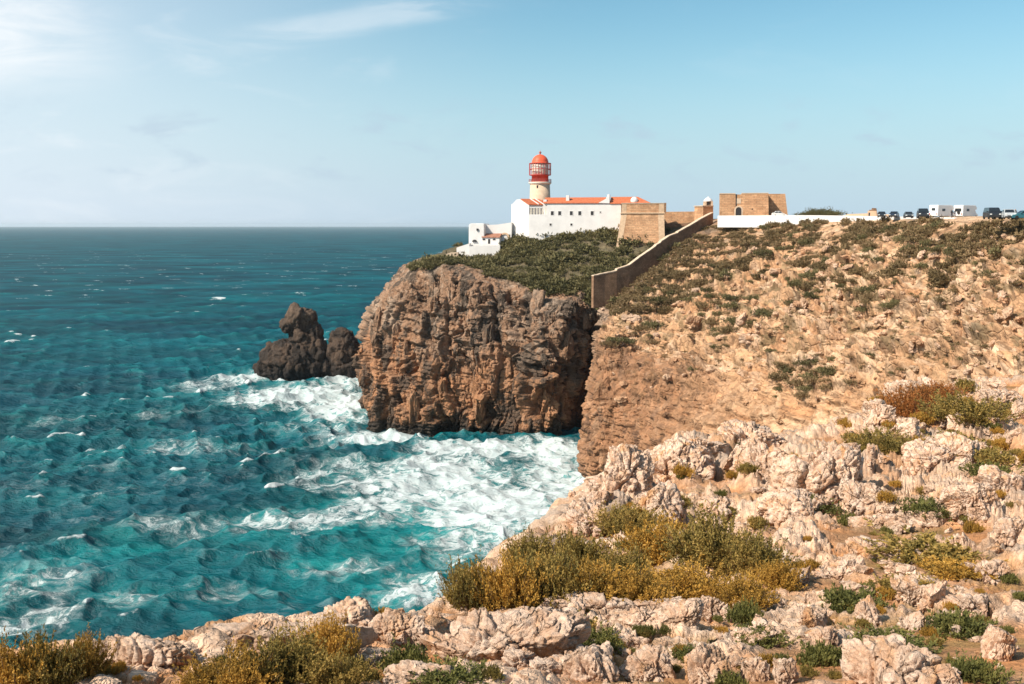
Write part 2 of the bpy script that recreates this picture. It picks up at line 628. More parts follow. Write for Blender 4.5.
def sea_mat():
    m, g, b = new_mat('sea_water')
    pos = g.n('ShaderNodeNewGeometry').outputs['Position']
    dens = g.n('ShaderNodeAttribute', attribute_name='foam').outputs['Fac']
    aer_light = g.n('ShaderNodeAttribute', attribute_name='aerated_crest_light').outputs['Fac']
    cap = g.n('ShaderNodeAttribute', attribute_name='cap').outputs['Fac']
    # slow current patches, gust streaks
    big = g.noise(g.scaled(pos, 0.7, 1.2, 1.0), 0.009, 6.0, 0.58, 0.6)
    gust = g.noise(g.scaled(pos, 0.35, 1.0, 1.0), 0.022, 8.0, 0.66, 0.3)
    deep = g.mix(g.ramp(big, 0.35, 0.68), (0.0000, 0.036, 0.054), (0.0000, 0.074, 0.092))
    gk = g.ramp(gust, 0.34, 0.66, 0.66, 1.36)
    deep = g.mix(1.0, deep, g.n('ShaderNodeCombineXYZ', ins={0: gk, 1: gk, 2: gk}).outputs[0], 'MULTIPLY')
    turq = (0.002, 0.25, 0.245)
    an = g.noise(pos, 0.06, 6.0, 0.6, 1.0)
    aa = g.math('MULTIPLY', aer_light, g.ramp(an, 0.30, 0.70, 0.2, 0.95))
    wat = g.mix(aa, deep, turq)
    # lacework of foam: warped ridges at three sizes
    wv = g.vmath('ADD', pos, g.scaled(g.noise(pos, 0.045, 4.0, 0.6, 0.0, 1), 16.0, 16.0, 0.0))
    wv2 = g.vmath('ADD', wv, g.scaled(g.noise(pos, 0.22, 4.0, 0.6, 0.0, 1), 4.0, 4.0, 0.0))
    st = g.scaled(wv2, 0.75, 1.1, 1.0)
    nA = g.noise(st, 0.07, 9.0, 0.66, 0.5)
    nB = g.noise(st, 0.36, 8.0, 0.68, 0.4)
    def ridge(n, k):
        return g.math('SUBTRACT', 1.0, g.math('MULTIPLY', g.math('ABSOLUTE', g.math('SUBTRACT', n, 0.5)), k))
    r1 = ridge(g.noise(st, 0.13, 7.0, 0.62, 0.6), 8.0)
    r2 = ridge(nB, 6.5)
    lace = g.math('ADD', g.math('MULTIPLY', r1, 0.16), g.math('MULTIPLY', r2, 0.14))
    mixn = g.math('ADD', g.math('ADD', g.math('MULTIPLY', nA, 0.50), g.math('MULTIPLY', nB, 0.26)), lace)
    th = g.math('SUBTRACT', 0.83, g.math('MULTIPLY', dens, 0.62))
    ex = g.math('SUBTRACT', mixn, th)
    milk = g.ramp(ex, -0.10, 0.34, 0.0, 0.66)
    crisp = g.math('MULTIPLY', g.ramp(g.math('ADD', g.math('SUBTRACT', ex, 0.10), g.math('MULTIPLY', g.math('SUBTRACT', r2, 0.55), 0.16)), -0.02, 0.12), 0.92)
    fo = g.math('MAXIMUM', milk, crisp)
    fo = g.math('MULTIPLY', fo, g.ramp(dens, 0.02, 0.2))
    # whitecaps ride on wave crests
    cn = g.math('ADD', g.math('MULTIPLY', g.noise(st, 0.75, 8.0, 0.74, 0.3), 0.6), g.math('MULTIPLY', g.noise(pos, 0.28, 6.0, 0.7, 0.2), 0.4))
    fc = g.ramp(g.math('ADD', cap, g.math('MULTIPLY', g.math('SUBTRACT', cn, 0.5), 2.0)), 0.42, 0.72)
    ff = g.math('MAXIMUM', fo, fc)
    fcol = g.mix(g.ramp(nB, 0.3, 0.7), (0.48, 0.56, 0.565), (0.66, 0.69, 0.685))
    col = g.mix(g.math('MULTIPLY', ff, 0.95), wat, fcol)
    h1 = g.noise(g.scaled(pos, 0.8, 1.5, 1.0), 0.6, 8.0, 0.66, 0.4)
    h0 = g.noise(g.scaled(pos, 0.8, 1.4, 1.0), 0.13, 4.0, 0.6, 0.3)
    h = g.math('ADD', g.math('ADD', h1, g.math('MULTIPLY', h0, 1.6)), g.math('MULTIPLY', ff, 0.2))
    bp = g.n('ShaderNodeBump', ins={'Strength': 1.0, 'Distance': 0.9, 'Height': h})
    g.t.nodes.remove(b)
    out = [n for n in g.t.nodes if n.type == 'OUTPUT_MATERIAL'][0]
    dif = g.n('ShaderNodeBsdfDiffuse', ins={'Color': col, 'Normal': bp.outputs[0]})
    glo = g.n('ShaderNodeBsdfGlossy', ins={'Color': (0.85, 0.96, 1.0, 1), 'Roughness': 0.22, 'Normal': bp.outputs[0]})
    # a choppy surface never mirrors like a flat one: the reflectance levels off toward the horizon
    fr = g.n('ShaderNodeFresnel', ins={'IOR': 1.33, 'Normal': bp.outputs[0]}).outputs[0]
    fac = g.math('MULTIPLY', g.math('MINIMUM', fr, 0.065), g.math('SUBTRACT', 1.0, ff))
    mx = g.n('ShaderNodeMixShader', ins={0: fac, 1: dif.outputs[0], 2: glo.outputs[0]})
    g.t.links.new(mx.outputs[0], out.inputs[0])
    return m
# ---------------------------------------------------------------- sea
def build_sea():
    ang = np.concatenate([np.linspace(-80, -33, 60, endpoint=False), np.linspace(-33, 18, 900, endpoint=False), np.linspace(18, 80, 90)])
    ang = np.radians(ang)
    ypx = np.concatenate([np.geomspace(1.6, 12, 70, endpoint=False), np.linspace(12, 60, 170, endpoint=False), np.linspace(60, 430, 620, endpoint=False), np.linspace(430, 1500, 60)])
    d = (CAM_Z * F_PX / ypx)[::-1]
    A, Dm = np.meshgrid(ang, d, indexing='ij')
    X, Y = Dm * np.sin(A), Dm * np.cos(A)
    x, y = X.ravel(), Y.ravel()
    dist = np.hypot(x, y)
    gap = dist * dist / (CAM_Z * F_PX) * 0.7 + dist * 0.0010
    z = np.zeros_like(x)
    z2 = np.zeros_like(x)
    dx = np.zeros_like(x)
    dy = np.zeros_like(x)
    r = np.random.default_rng(3)
    main = math.radians(-68)                     # swell runs in from the left, toward the cliffs and the viewer
    for lam in np.geomspace(3.0, 95, 58):
        spread = 0.95 if lam < 15 else 0.45
        th = main + r.normal(0, spread)
        k = 2 * math.pi / lam
        kx, ky = k * math.cos(th), k * math.sin(th)
        a = 0.034 * lam ** 0.66 * r.uniform(0.6, 1.3)
        if lam > 18:
            a *= 0.62
        if lam > 45:
            a *= 0.70
        if lam < 12:
            a *= 1.2
        ph = kx * x + ky * y + r.uniform(0, 6.28)
        w = sstep(lam / gap, 0.9, 2.4)
        a = a * w
        z += a * np.cos(ph)
        if lam < 40:
            z2 += a * np.cos(ph)
        q = 0.75
        dx -= q * a * math.cos(th) * np.sin(ph)
        dy -= q * a * math.sin(th) * np.sin(ph)
    P3 = np.stack([x, y, np.zeros_like(x)], 1)
    group = fbm(P3, (160, 90, 1), 4, 5)
    amp = 1.0 + 0.55 * group
    fade = sstep(dist, 6000, 1500)
    z *= amp
    V = np.stack([x + dx * fade, y + dy * fade, z * fade], 1)
    # foam: where the swell breaks on the rocks, drifting streaks, and caps on crests (all laid out on the water)
    def spot(px, py, rx, ry, rot=0.0):
        c = at_z(px, py)
        ex = abs(at_z(px + rx, py).x - c.x)
        ey = (at_z(px, py - ry).y - at_z(px, py + ry).y) / 2
        a = math.radians(rot)
        ux, uy = (x - c.x), (y - c.y)
        u = ux * math.cos(a) + uy * math.sin(a)
        v = -ux * math.sin(a) + uy * math.cos(a)
        return np.exp(-((u / ex) ** 2 + (v / ey) ** 2) ** 1.6)
    warp = fbm(P3, (45, 30, 1), 4, 21)
    foam = np.zeros_like(x)
    for px, py, rx, ry, rot, k in (
            (250, 376, 42, 7, 0, .85), (300, 396, 75, 15, -6, .9), (345, 405, 45, 22, 0, .95), (385, 437, 48, 12, 0, .95), (225, 385, 60, 9, 0, .45),
            (350, 383, 40, 8, 0, .8), (470, 450, 60, 10, 0, .85), (545, 450, 60, 10, 0, .95),
            (440, 480, 100, 32, -12, .90), (490, 505, 95, 38, 0, .95), (560, 480, 50, 35, 0, .95), (390, 505, 80, 22, -10, .78),
            (340, 478, 70, 18, 20, .60), (470, 540, 85, 26, 0, .80), (300, 520, 100, 18, 8, .60), (180, 525, 95, 12, 6, .52), (40, 580, 70, 32, 15, .54),
            (20, 620, 60, 24, 0, .52), (160, 415, 60, 7, 0, .35), (60, 420, 40, 6, 0, .33), (200, 445, 80, 9, 0, .38), (100, 470, 50, 7, 0, .3), (420, 585, 70, 20, 0, .68), (350, 565, 75, 13, 10, .62), (240, 590, 70, 12, 0, .42), (130, 600, 55, 10, 0, .45),
            (110, 545, 60, 8, 0, .4), (60, 500, 50, 10, 0, .35), (330, 440, 40, 9, 0, .45), (300, 425, 45, 8, 0, .55)):
        foam = np.maximum(foam, k * spot(px, py, rx, ry, rot))
    aer_light = np.clip(foam * 1.05 + 0.25 * spot(420, 560, 150, 60) + 0.25 * spot(60, 590, 140, 60) + 0.22 * spot(230, 530, 180, 30), 0, 1)
    foam = np.clip(foam + 0.22 * warp * (foam > 0.02) + 0.10 * group * sstep(dist, 900, 250), 0, 1)
    rel = z2 * amp / (np.std(z2[dist < 500]) + 1e-6)
    gust = sstep(fbm(P3, (120, 70, 1), 3, 61), -0.15, 0.35)
    cap = sstep(rel, 1.0, 2.7) * (0.46 + 0.5 * gust) * sstep(dist, 9000, 1500)
    aer_light = np.maximum(aer_light, 0.42 * sstep(rel, 0.1, 2.0) * sstep(dist, 3000, 500))  # light through thin crests painted in: turquoise grows with wave height
    veil = sstep(dist, 560, 250) * (0.15 + 0.20 * fbm(P3, (38, 22, 1), 3, 66)) + 0.06
    foam = np.maximum(foam, np.clip(veil, 0, .5))
    cap += sstep(dist, 500, 1100) * sstep(fbm(P3, (30, 12, 1), 3, 63), 0.22, 0.6) * 0.6 * sstep(dist, 6000, 1500)
    n_a, n_d = len(ang), len(d)
    I = np.arange(n_a * n_d).reshape(n_a, n_d)
    Q = np.stack([I[:-1, :-1], I[:-1, 1:], I[1:, 1:], I[1:, :-1]], -1).reshape(-1, 4)
    me = mesh_np('sea', V, Q[:, ::-1], sea_mat(), True, {'foam': foam, 'aerated_crest_light': aer_light, 'cap': cap})
    tag(link('sea', me), kind='structure')


build_sea()


# ---------------------------------------------------------------- sheets of land
def cr_weights(n, segs):
    """Catmull-Rom weights (rows) for n control points, segs[i] samples on span i"""
    rows = []
    for i in range(n - 1):
        m = segs[i]
        for k in range(m + (1 if i == n - 2 else 0)):
            t = k / m
            w = [(-t + 2 * t * t - t ** 3) / 2, (2 - 5 * t * t + 3 * t ** 3) / 2, (t + 4 * t * t - 3 * t ** 3) / 2, (-t * t + t ** 3) / 2]
            row = np.zeros(n)
            for j, wj in zip((i - 1, i, i + 1, i + 2), w):
                row[min(max(j, 0), n - 1)] += wj
            rows.append(row)
    return np.array(rows)


def loft(C, su, sv):
    C = np.array(C, float)
    Wu, Wv = cr_weights(C.shape[0], su), cr_weights(C.shape[1], sv)
    G = np.einsum('ai,ijc,bj->abc', Wu, C, Wv)
    uu = np.concatenate([i + np.arange(s) / s for i, s in enumerate(su)] + [[len(su)]])
    vv = np.concatenate([i + np.arange(s) / s for i, s in enumerate(sv)] + [[len(sv)]])
    return G, uu, vv


def grid_normals(G):
    du = np.gradient(G, axis=0)
    dv = np.gradient(G, axis=1)
    n = np.cross(du, dv)
    n /= np.linalg.norm(n, axis=2, keepdims=True) + 1e-9
    return n


def grid_quads(a, b):
    I = np.arange(a * b).reshape(a, b)
    return np.stack([I[:-1, :-1], I[1:, :-1], I[1:, 1:], I[:-1, 1:]], -1).reshape(-1, 4)


def W3(x, y, z):
    return Vector((x, y, z))


def build_coast():
    # each column runs from under the water, up the cliff, over the rim, up the slope, onto the plateau and away
    pl = 1.8                                             # plateau height above the camera
    cols = [
        [W3(40, 560, -8), W3(38, 555, 0), W3(36, 540, 18), W3(32, 525, 36), W3(28, 510, 48), W3(26, 500, 51), W3(30, 470, 54), W3(34, 440, 58), W3(40, 425, 60), W3(52, 410, 61)],
        [W3(-46, 520, -8), W3(-45, 512, 0), W3(-44, 500, 18), W3(-42, 490, 34), W3(-38, 478, 46), W3(-34, 470, 50), W3(-20, 450, 54), W3(-5, 430, 58), W3(8, 418, 60), W3(30, 405, 61)],
        [W3(-62, 430, -8), W3(-60, 428, 0), W3(-58, 424, 18), W3(-54, 418, 34), W3(-46, 410, 46), W3(-41, 406, 50), W3(-26, 400, 54), W3(-8, 394, 58), W3(6, 392, 60), W3(24, 392, 61)],
        [W3(-53, 372, -8), P(372, 410, 355), P(366, 385, 356), P(370, 325, 357), P(394, 290, 360), P(422, 265, 362), P(440, 256, 373), P(450, 249, 381), W3(-6, 380, 59), W3(14, 378, 61)],
        [W3(-46, 324, -8), P(371, 428, 326), P(360, 384, 330), P(364, 330, 334), P(387, 292, 338), P(418, 266, 342), P(439, 261, 351), P(453, 257, 362), P(470, 250, 368), P(496, 240, 374)],
        [W3(-36, 311, -8), P(398, 433, 317), P(396, 390, 318), P(400, 334, 322), P(412, 290, 326), P(430, 265, 331), P(446, 262.5, 343), P(460, 257, 354), P(478, 250, 362), P(500, 239, 368)],
        [W3(-19, 306, -8), P(450, 437, 310), P(449, 390, 311), P(452, 332, 314), P(455, 288, 319), P(460, 268, 325), P(469, 263, 338), P(480, 258, 350), P(495, 248, 359), P(510, 238, 366)],
        [W3(-3, 301, -8), P(500, 439, 306), P(500, 390, 307), P(503, 336, 310), P(506, 296, 314), P(509, 282, 319), P(514, 262, 332), P(518, 248, 343), P(524, 240, 352), P(534, 237, 362)],
        [W3(8, 294, -8), P(542, 443, 298), P(543, 396, 297), P(546, 342, 298), P(549, 302, 305), P(552, 288, 312), P(556, 262, 326), P(560, 245, 338), P(565, 235, 347), P(572, 233, 360)],
        [W3(17, 299, -8), P(567, 441, 304), P(568, 400, 306), P(571, 347, 306), P(577, 306, 303), P(581, 291, 310), P(592, 265, 322), P(602, 242, 334), P(608, 234, 342), P(616, 232, 356)],
        [W3(24, 306, -8), P(582, 437, 320), P(584, 395, 328), P(587, 348, 330), P(594, 315, 307), P(599, 297, 306), P(618, 268, 318), P(634, 246, 328), P(650, 232, 336), P(664, 226, 352)],
        [W3(34, 312, -8), P(606, 440, 316), P(608, 395, 318), P(608, 352, 318), P(604, 325, 305), P(606, 301, 304), P(634, 269, 316), P(664, 247, 324), P(694, 228, 330), P(704, 221, 348)],
        [W3(31, 276, -8), P(612, 465, 282), P(612, 420, 284), P(611, 375, 284), P(606, 340, 280), P(611, 316, 286), P(640, 287, 297), P(676, 254, 308), P(716, 223.5, 322), P(724, 219, 345)],
        [W3(20, 245, -8), P(590, 487, 249), P(588, 440, 249), P(591, 392, 251), P(598, 350, 255), P(607, 336, 260), P(640, 300, 279), P(690, 256, 302), P(742, 222, 318), P(748, 218.5, 340)],
        [W3(27, 230, -8), P(622, 502, 236), P(621, 455, 236), P(627, 410, 239), P(636, 364, 246), P(646, 344, 254), P(676, 304, 270), P(716, 260, 290), P(764, 222, 305), P(772, 218, 325)],
        [W3(36, 195, -8), P(680, 560, 198), P(683, 500, 203), P(690, 440, 212), P(698, 385, 222), P(706, 354, 232), P(732, 306, 250), P(764, 260, 270), P(802, 221.5, 288), P(812, 218, 308)],
        [W3(44, 165, -8), P(760, 610, 170), P(764, 530, 176), P(770, 458, 184), P(778, 396, 195), P(786, 355, 206), P(807, 306, 222), P(832, 260, 240), P(862, 221, 257), P(872, 218, 277)],
        [W3(49, 140, -8), P(850, 640, 146), P(851, 560, 152), P(855, 474, 159), P(860, 406, 167), P(866, 360, 178), P(881, 306, 192), P(902, 260, 206), P(926, 221, 221), P(938, 217.5, 240)],
        [W3(56, 116, -8), P(940, 660, 124), P(941, 570, 130), P(945, 484, 136), P(950, 411, 142), P(956, 360, 151), P(967, 306, 163), P(982, 260, 175), P(1002, 220, 188), P(1012, 216.5, 206)],
        [W3(62, 96, -8), P(1060, 660, 104), P(1060, 570, 109), P(1060, 486, 113), P(1062, 411, 118), P(1065, 360, 125), P(1074, 306, 135), P(1084, 260, 144), P(1096, 219, 155), P(1106, 216, 172)],
        [W3(72, 66, -8), P(1250, 680, 80), P(1250, 590, 84), P(1250, 500, 88), P(1250, 420, 92), P(1253, 365, 98), P(1262, 308, 106), P(1274, 258, 114), P(1290, 216, 124), P(1300, 212, 140)],
        [W3(84, 30, 20), W3(84, 34, 24), W3(85, 40, 30), W3(87, 48, 38), W3(90, 56, 46), W3(93, 62, 52), W3(98, 70, 57), W3(104, 78, 62), W3(110, 86, 66.5), W3(120, 96, 67.2)],
    ]
    far = []
    for i, c in enumerate(cols):
        c = list(c)
        if i <= 2:
            end = [c[9] + Vector((30, -5, 1)), c[9] + Vector((80, -10, 2))]
        else:
            t = min(1.0, max(0.0, (i - 3) / 9))
            a = c[9]
            e1 = Vector((a.x + 40, a.y + 55 * (1 - 0.6 * max(0, (i - 13) / 9)), max(a.z, CAM_Z + pl) if i > 10 else 61))
            e2 = Vector((a.x + 420, a.y + 330, CAM_Z + pl + 1.0 if i > 10 else 62))
            end = [e1, e2]
        far.append(c + end)
    su = [8, 12, 20, 44, 76, 86, 86, 86, 60, 56, 34, 34, 60, 72, 92, 90, 80, 82, 72, 30, 12]
    sv = [8, 72, 92, 80, 58, 84, 78, 66, 14, 8, 6]
    G, uu, vv = loft(far, su, sv)
    n = grid_normals(G)
    if n[300, 120, 1] > 0:
        n = -n
    a, b = G.shape[:2]
    V = G.reshape(-1, 3)
    N = n.reshape(-1, 3)
    U = np.repeat(uu, b)
    Vv = np.tile(vv, a)
    cliff = sstep(N[:, 2], 0.78, 0.38)
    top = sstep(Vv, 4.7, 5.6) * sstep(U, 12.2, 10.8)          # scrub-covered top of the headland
    main = sstep(U, 11.6, 13.2)                               # the near mainland slope
    on = np.where(main > .5, sstep(Vv, 7.75, 6.7), sstep(Vv, 8.6, 7.6))                                  # plateau stays quiet
    slope = main * (1 - cliff * sstep(Vv, 5.0, 4.2))
    # big buttresses, upright joints, broken beds, blocks, cracks
    wob = np.stack([fbm(V, 13, 3, 90), fbm(V, 13, 3, 91), fbm(V, 13, 3, 92)], 1) * 3.2
    Vw = V + wob
    head = 1 - main
    d = fbm(V, 23, 3, 1) * (2.6 * head + 2.2 * main)
    c1a, c1b, pill = voro(Vw * np.array([1, 1, 0.26]), 7.5, 3)
    c2a, c2b, pil2 = voro(Vw * np.array([1, 1, 0.40]), 3.1, 13)
    rib = ridged(Vw * np.array([1, 1, 0.2]), 8.0, 3, 2)
    d += cliff * head * (4.6 * (pill - 0.55) - 1.3 * sstep(c1b - c1a, 0.14, 0.0) + 1.2 * rib - .5 + 2.2 * (pil2 - 0.5))
    c0a, c0b, fold = voro((Vw + 2 * wob) * np.array([1, 1, 0.16]), 15.0, 23)
    d += cliff * head * (5.2 * (fold - 0.5) - 1.6 * sstep(c0b - c0a, 0.12, 0.0)) * sstep(V[:, 2], 58, 44)
    g1, g2, cell2 = voro(Vw * np.array([1, 1, 1.4]), 1.7, 4)
    lowc = cliff * main * sstep(Vv, 5.2, 4.2)
    d += lowc * (0.45 * (pill - 0.5) + 0.55 * rib + 1.8 * fbm(V, (6, 6, 9), 3, 58) + 1.1 * fbm(V, (2.2, 2.2, 3), 3, 59) + 0.5 * (cell2 - .5))
    rough = 0.45 + 0.55 * sstep(fbm(V, 12, 3, 66), -0.25, 0.3)
    d += (0.40 + 0.6 * head) * (cell2 - 0.5) * rough + (- 0.2 * sstep(g2 - g1, 0.14, 0.0)) * rough
    # beds that jut out and break off, cut into blocks by joints
    q1, q2, blk = voro(Vw * np.array([1, 1, 0.55]), 6.5, 14)
    r1, r2, blk2 = voro(Vw * np.array([1, 1, 0.7]), 2.6, 15)
    dip = V[:, 2] + 0.074 * V[:, 1] * main + 0.10 * V[:, 0] * head + 1.5 * fbm(V, 26, 3, 40)
    s1 = dip / 3.4 + 0.35 * fbm(V, 11, 3, 45)
    s2 = dip / 1.35 + 0.30 * fbm(V, 5, 3, 48)
    bedge = lambda f, w: np.where(f < w, sstep(f, 0, w), 1 - (f - w) / (1 - w))     # juts out at the foot of each bed, then leans back
    saw1, saw2 = bedge(s1 % 1.0, 0.24), bedge(s2 % 1.0, 0.34)
    brk1 = sstep(fbm(V, (13, 13, 6), 3, 46) + 0.25 * (blk - .5), -0.22, 0.16)
    brk2 = sstep(fbm(V, (7, 7, 4), 3, 49), -0.25, 0.2)
    east = sstep(U, 13.0, 15.5)
    d += slope * (2.5 * brk1 * saw1 ** 1.3 * (0.6 + 0.4 * east) + 0.95 * brk2 * saw2 ** 1.3 + 1.1 * fbm(V, (8, 8, 4), 3, 57) + 0.15 * (blk - .5))
    d -= slope * (0.8 * sstep(q2 - q1, 0.09, 0.0) * brk1 + 0.25 * sstep(r2 - r1, 0.10, 0.0) * brk2)
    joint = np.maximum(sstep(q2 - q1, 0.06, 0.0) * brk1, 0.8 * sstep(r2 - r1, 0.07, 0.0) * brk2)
    d += head * cliff * (1.5 * brk1 * (saw1 ** 1.5 - .4) * sstep(V[:, 2], 10, 28) + 0.6 * brk2 * (saw2 - .5))
    lowf = lowc * (0.5 * saw1 * brk1 + 0.4 * saw2 * brk2)
    d += lowf
    crk = np.abs(perlin((Vw * np.array([1, 1, 0.45])) / 2.4, 52))
    d -= 0.55 * sstep(crk, 0.07, 0.0) * (cliff + 0.6 * slope)
    d += (0.26 + 0.16 * head) * fbm(V, 1.3, 4, 6, 0.62)
    w = on * (1 - 0.72 * top)
    d = d * w
    shift = N.copy()
    shift[:, 2] *= np.where(slope > .5, 1.25, 0.7)
    shift[:, :2] *= np.where(slope > .5, 0.75, 1.0)[:, None]
    Vn = V + shift * d[:, None]
    # angular masses that stand out of the face and the ledges of the slope, part of the same rock
    rr = np.random.default_rng(31)
    Tu = np.gradient(G, axis=0).reshape(-1, 3)
    hosts, lump_v, lump_f, base_i = [], [], [], len(V)
    kinds = [rock_arrays(1300 + i, 4, rr.uniform(.8, 1.2), rr.uniform(.7, 1.0), 1.0, 1.2, 22) for i in range(10)]
    small = [rock_arrays(1340 + i, 3, rr.uniform(.8, 1.3), rr.uniform(.7, 1.0), rr.uniform(.7, 1.0), .6, 20) for i in range(8)]
    def embed(mask, cnt, lo, hi, tall, wide, sink, kinds=kinds):
        nonlocal base_i
        pool = np.where(mask)[0]
        for hidx in rr.choice(pool, min(cnt, len(pool)), replace=False):
            q, f = kinds[rr.integers(len(kinds))]
            s = lo * (hi / lo) ** rr.uniform()
            t = Tu[hidx].copy()
            t[2] *= 1.0 if main[hidx] > .5 else .35
            t /= np.linalg.norm(t) + 1e-6
            up = np.array([0, 0, 1.0]) + rr.normal(0, .10, 3)
            yv = np.cross(up, t)
            yv /= np.linalg.norm(yv)
            up = np.cross(t, yv)
            M = np.stack([t, yv, up], 0)
            w = q * np.array([s * wide * rr.uniform(.8, 1.25), s, s * tall * rr.uniform(.8, 1.25)])
            lump_v.append(w @ M + Vn[hidx] - N[hidx] * s * sink)
            lump_f.append(f + base_i)
            hosts.append(np.full(len(q), hidx))
            base_i += len(q)
    hc_ = (main < .3) & (cliff > .6) & (U > 2.8)
    embed(hc_ & (U < 10.6) & (Vv > 1.0) & (Vv < 4.5), 120, 1.4, 4.2, 2.0, 1.0, .45)
    embed(hc_ & (U < 10.6) & (Vv > 3.0) & (Vv < 4.6), 110, .8, 2.2, 1.3, 1.0, .4)
    embed((main < .3) & (U > 3.2) & (U < 11) & (Vv > 4.5) & (Vv < 5.3), 90, .7, 1.8, .9, 1.3, .35)
    embed((U > 13.2) & (U < 19.6) & (Vv > 4.3) & (Vv < 6.9), 240, .7, 2.2, .55, 2.3, .45)
    embed((U > 12.6) & (U < 19.6) & (Vv > 3.2) & (Vv < 5.2), 120, .8, 2.0, .8, 1.5, .5)
    embed((U > 12.6) & (U < 19.8) & (Vv > 3.4) & (Vv < 6.6), 520, .35, 1.1, .8, 1.4, .25, small)
    embed(hc_ & (U < 10.6) & (Vv > 1.5) & (Vv < 5.0), 260, .5, 1.2, 1.2, 1.0, .25, small)
    hosts = np.concatenate(hosts)
    lump_v, lump_f = np.concatenate(lump_v), np.concatenate(lump_f)
    ext = lambda A: np.concatenate([A, A[hosts]])
    V = np.concatenate([V, lump_v])
    Vn = np.concatenate([Vn, lump_v])
    U, Vv, N, cliff, slope, main, top, on, head, saw2, joint = map(ext, (U, Vv, N, cliff, slope, main, top, on, head, saw2, joint))
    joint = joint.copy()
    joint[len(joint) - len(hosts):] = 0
    top = top.copy()
    top[len(top) - len(hosts):] *= 0.2
    quads = np.concatenate([grid_quads(a, b), lump_f])
    dipx = V[:, 2] + 0.074 * V[:, 1] + 1.5 * fbm(V, 26, 3, 40)
    # ---- colours of the rock
    ncl = fbm(V, (9, 9, 16), 4, 70)
    ncs = fbm(V, 2.6, 4, 71)
    low = sstep(V[:, 2] + 9 * fbm(V, 14, 3, 72), 34, 17)
    c_head = np.array([0.250, 0.148, 0.092])
    c_grey = np.array([0.300, 0.220, 0.162])
    c_orng = np.array([0.330, 0.160, 0.080])
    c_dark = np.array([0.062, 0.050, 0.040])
    c_tan = np.array([0.450, 0.262, 0.145])
    c_pale = np.array([0.545, 0.360, 0.225])
    c_red = np.array([0.430, 0.205, 0.095])
    mixc = lambda A, B, t: A * (1 - t[:, None]) + B * t[:, None]
    hc = mixc(np.tile(c_head, (len(V), 1)), c_grey, sstep(ncl, -0.05, 0.4) * (1 - low) * 0.8)
    hc = mixc(hc, c_orng, low * (0.45 + 0.5 * sstep(ncs, -0.3, 0.4)))
    hc = mixc(hc, c_dark, 0.85 * sstep(fbm(Vn, (6, 6, 16), 5, 73, .6), -0.03, 0.24))  # upright dark stains, spread wider to paint in shade between lit strips
    hc = mixc(hc, c_grey * 1.15, 0.55 * sstep(fbm(V, 1.6, 3, 74), 0.2, 0.5) * (1 - low))
    hc = mixc(hc, c_dark * 0.7, sstep(V[:, 2] + 1.5 * ncs, 4.5, 1.2))
    sc = mixc(np.tile(c_tan, (len(V), 1)), c_pale, sstep(fbm(V, (7, 7, 4), 4, 75), -0.12, 0.32) * (0.35 + 0.65 * sstep(U, 13.5, 18)))
    sc = mixc(sc, c_red, 0.5 * sstep(fbm(V, (11, 11, 3.5), 4, 76), 0.08, 0.42))
    lowm = sstep(Vv + 0.6 * ncl, 5.0, 4.1) * sstep(U, 16.2, 14.0)
    sc = mixc(sc, np.array([0.250, 0.125, 0.066]) * (1 + .55 * ncs[:, None]), lowm * 0.92)
    sc = mixc(sc, np.array([0.085, 0.050, 0.034]), 0.75 * lowm * sstep(fbm(Vn, (3.5, 3.5, 6), 4, 84, .62), 0.08, 0.30))
    sc = mixc(sc, np.array([0.36, 0.22, 0.135]), 0.5 * lowm * sstep(fbm(Vn, (2.5, 2.5, 5), 4, 85, .62), 0.12, 0.36))
    sc = mixc(sc, np.array([0.20, 0.115, 0.07]), 0.6 * lowm * sstep(fbm(V, (4, 4, 9), 4, 77), 0.1, 0.4))
    # soil and dry turf caught between the ledges of the slope
    turf = sstep(fbm(V, (3.6, 3.6, 1.6), 4, 78, .6) - 0.10 * (saw2 - .5), 0.10, 0.30) * sstep(Vv, 4.2, 5.6)
    sc = mixc(sc, np.array([0.215, 0.150, 0.080]), 0.75 * turf)
    sc = mixc(sc, np.array([0.27, 0.145, 0.075]), 0.7 * sstep(fbm(V, (2.2, 2.2, 1.0), 3, 79), 0.18, 0.42))
    L_ = np.stack([V[:, 0] / 2.6, V[:, 1] / 5.0, dipx / 0.75], 1)
    sc = mixc(sc, np.array([0.60, 0.43, 0.30]), 0.5 * sstep(fbm(L_ * .55 + 9, 1.0, 4, 81, .6), 0.10, 0.36) * sstep(Vv, 3.8, 4.8))
    sc = mixc(sc, np.array([0.17, 0.098, 0.055]), 0.8 * sstep(fbm(L_, 1.0, 4, 80, .62), 0.16, 0.34) * sstep(Vv, 3.0, 4.0))
    sc = mixc(sc, np.array([0.16, 0.115, 0.060]), 0.7 * sstep(fbm(L_ * .45 + 31, 1.0, 4, 82, .6), 0.18, 0.36) * sstep(Vv, 4.4, 5.4))
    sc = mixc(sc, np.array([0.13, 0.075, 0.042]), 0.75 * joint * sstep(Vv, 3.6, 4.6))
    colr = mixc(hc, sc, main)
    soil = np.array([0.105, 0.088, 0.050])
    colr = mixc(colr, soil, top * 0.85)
    colr = mixc(colr, np.array([0.46, 0.31, 0.20]), sstep(Vv, 7.7, 8.3) * main)
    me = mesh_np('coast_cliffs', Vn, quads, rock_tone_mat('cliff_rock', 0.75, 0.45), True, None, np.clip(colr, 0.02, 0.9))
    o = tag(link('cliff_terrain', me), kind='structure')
    return Vn, quads, U, Vv


coastV, coastQ, coastU, coastW = build_coast()


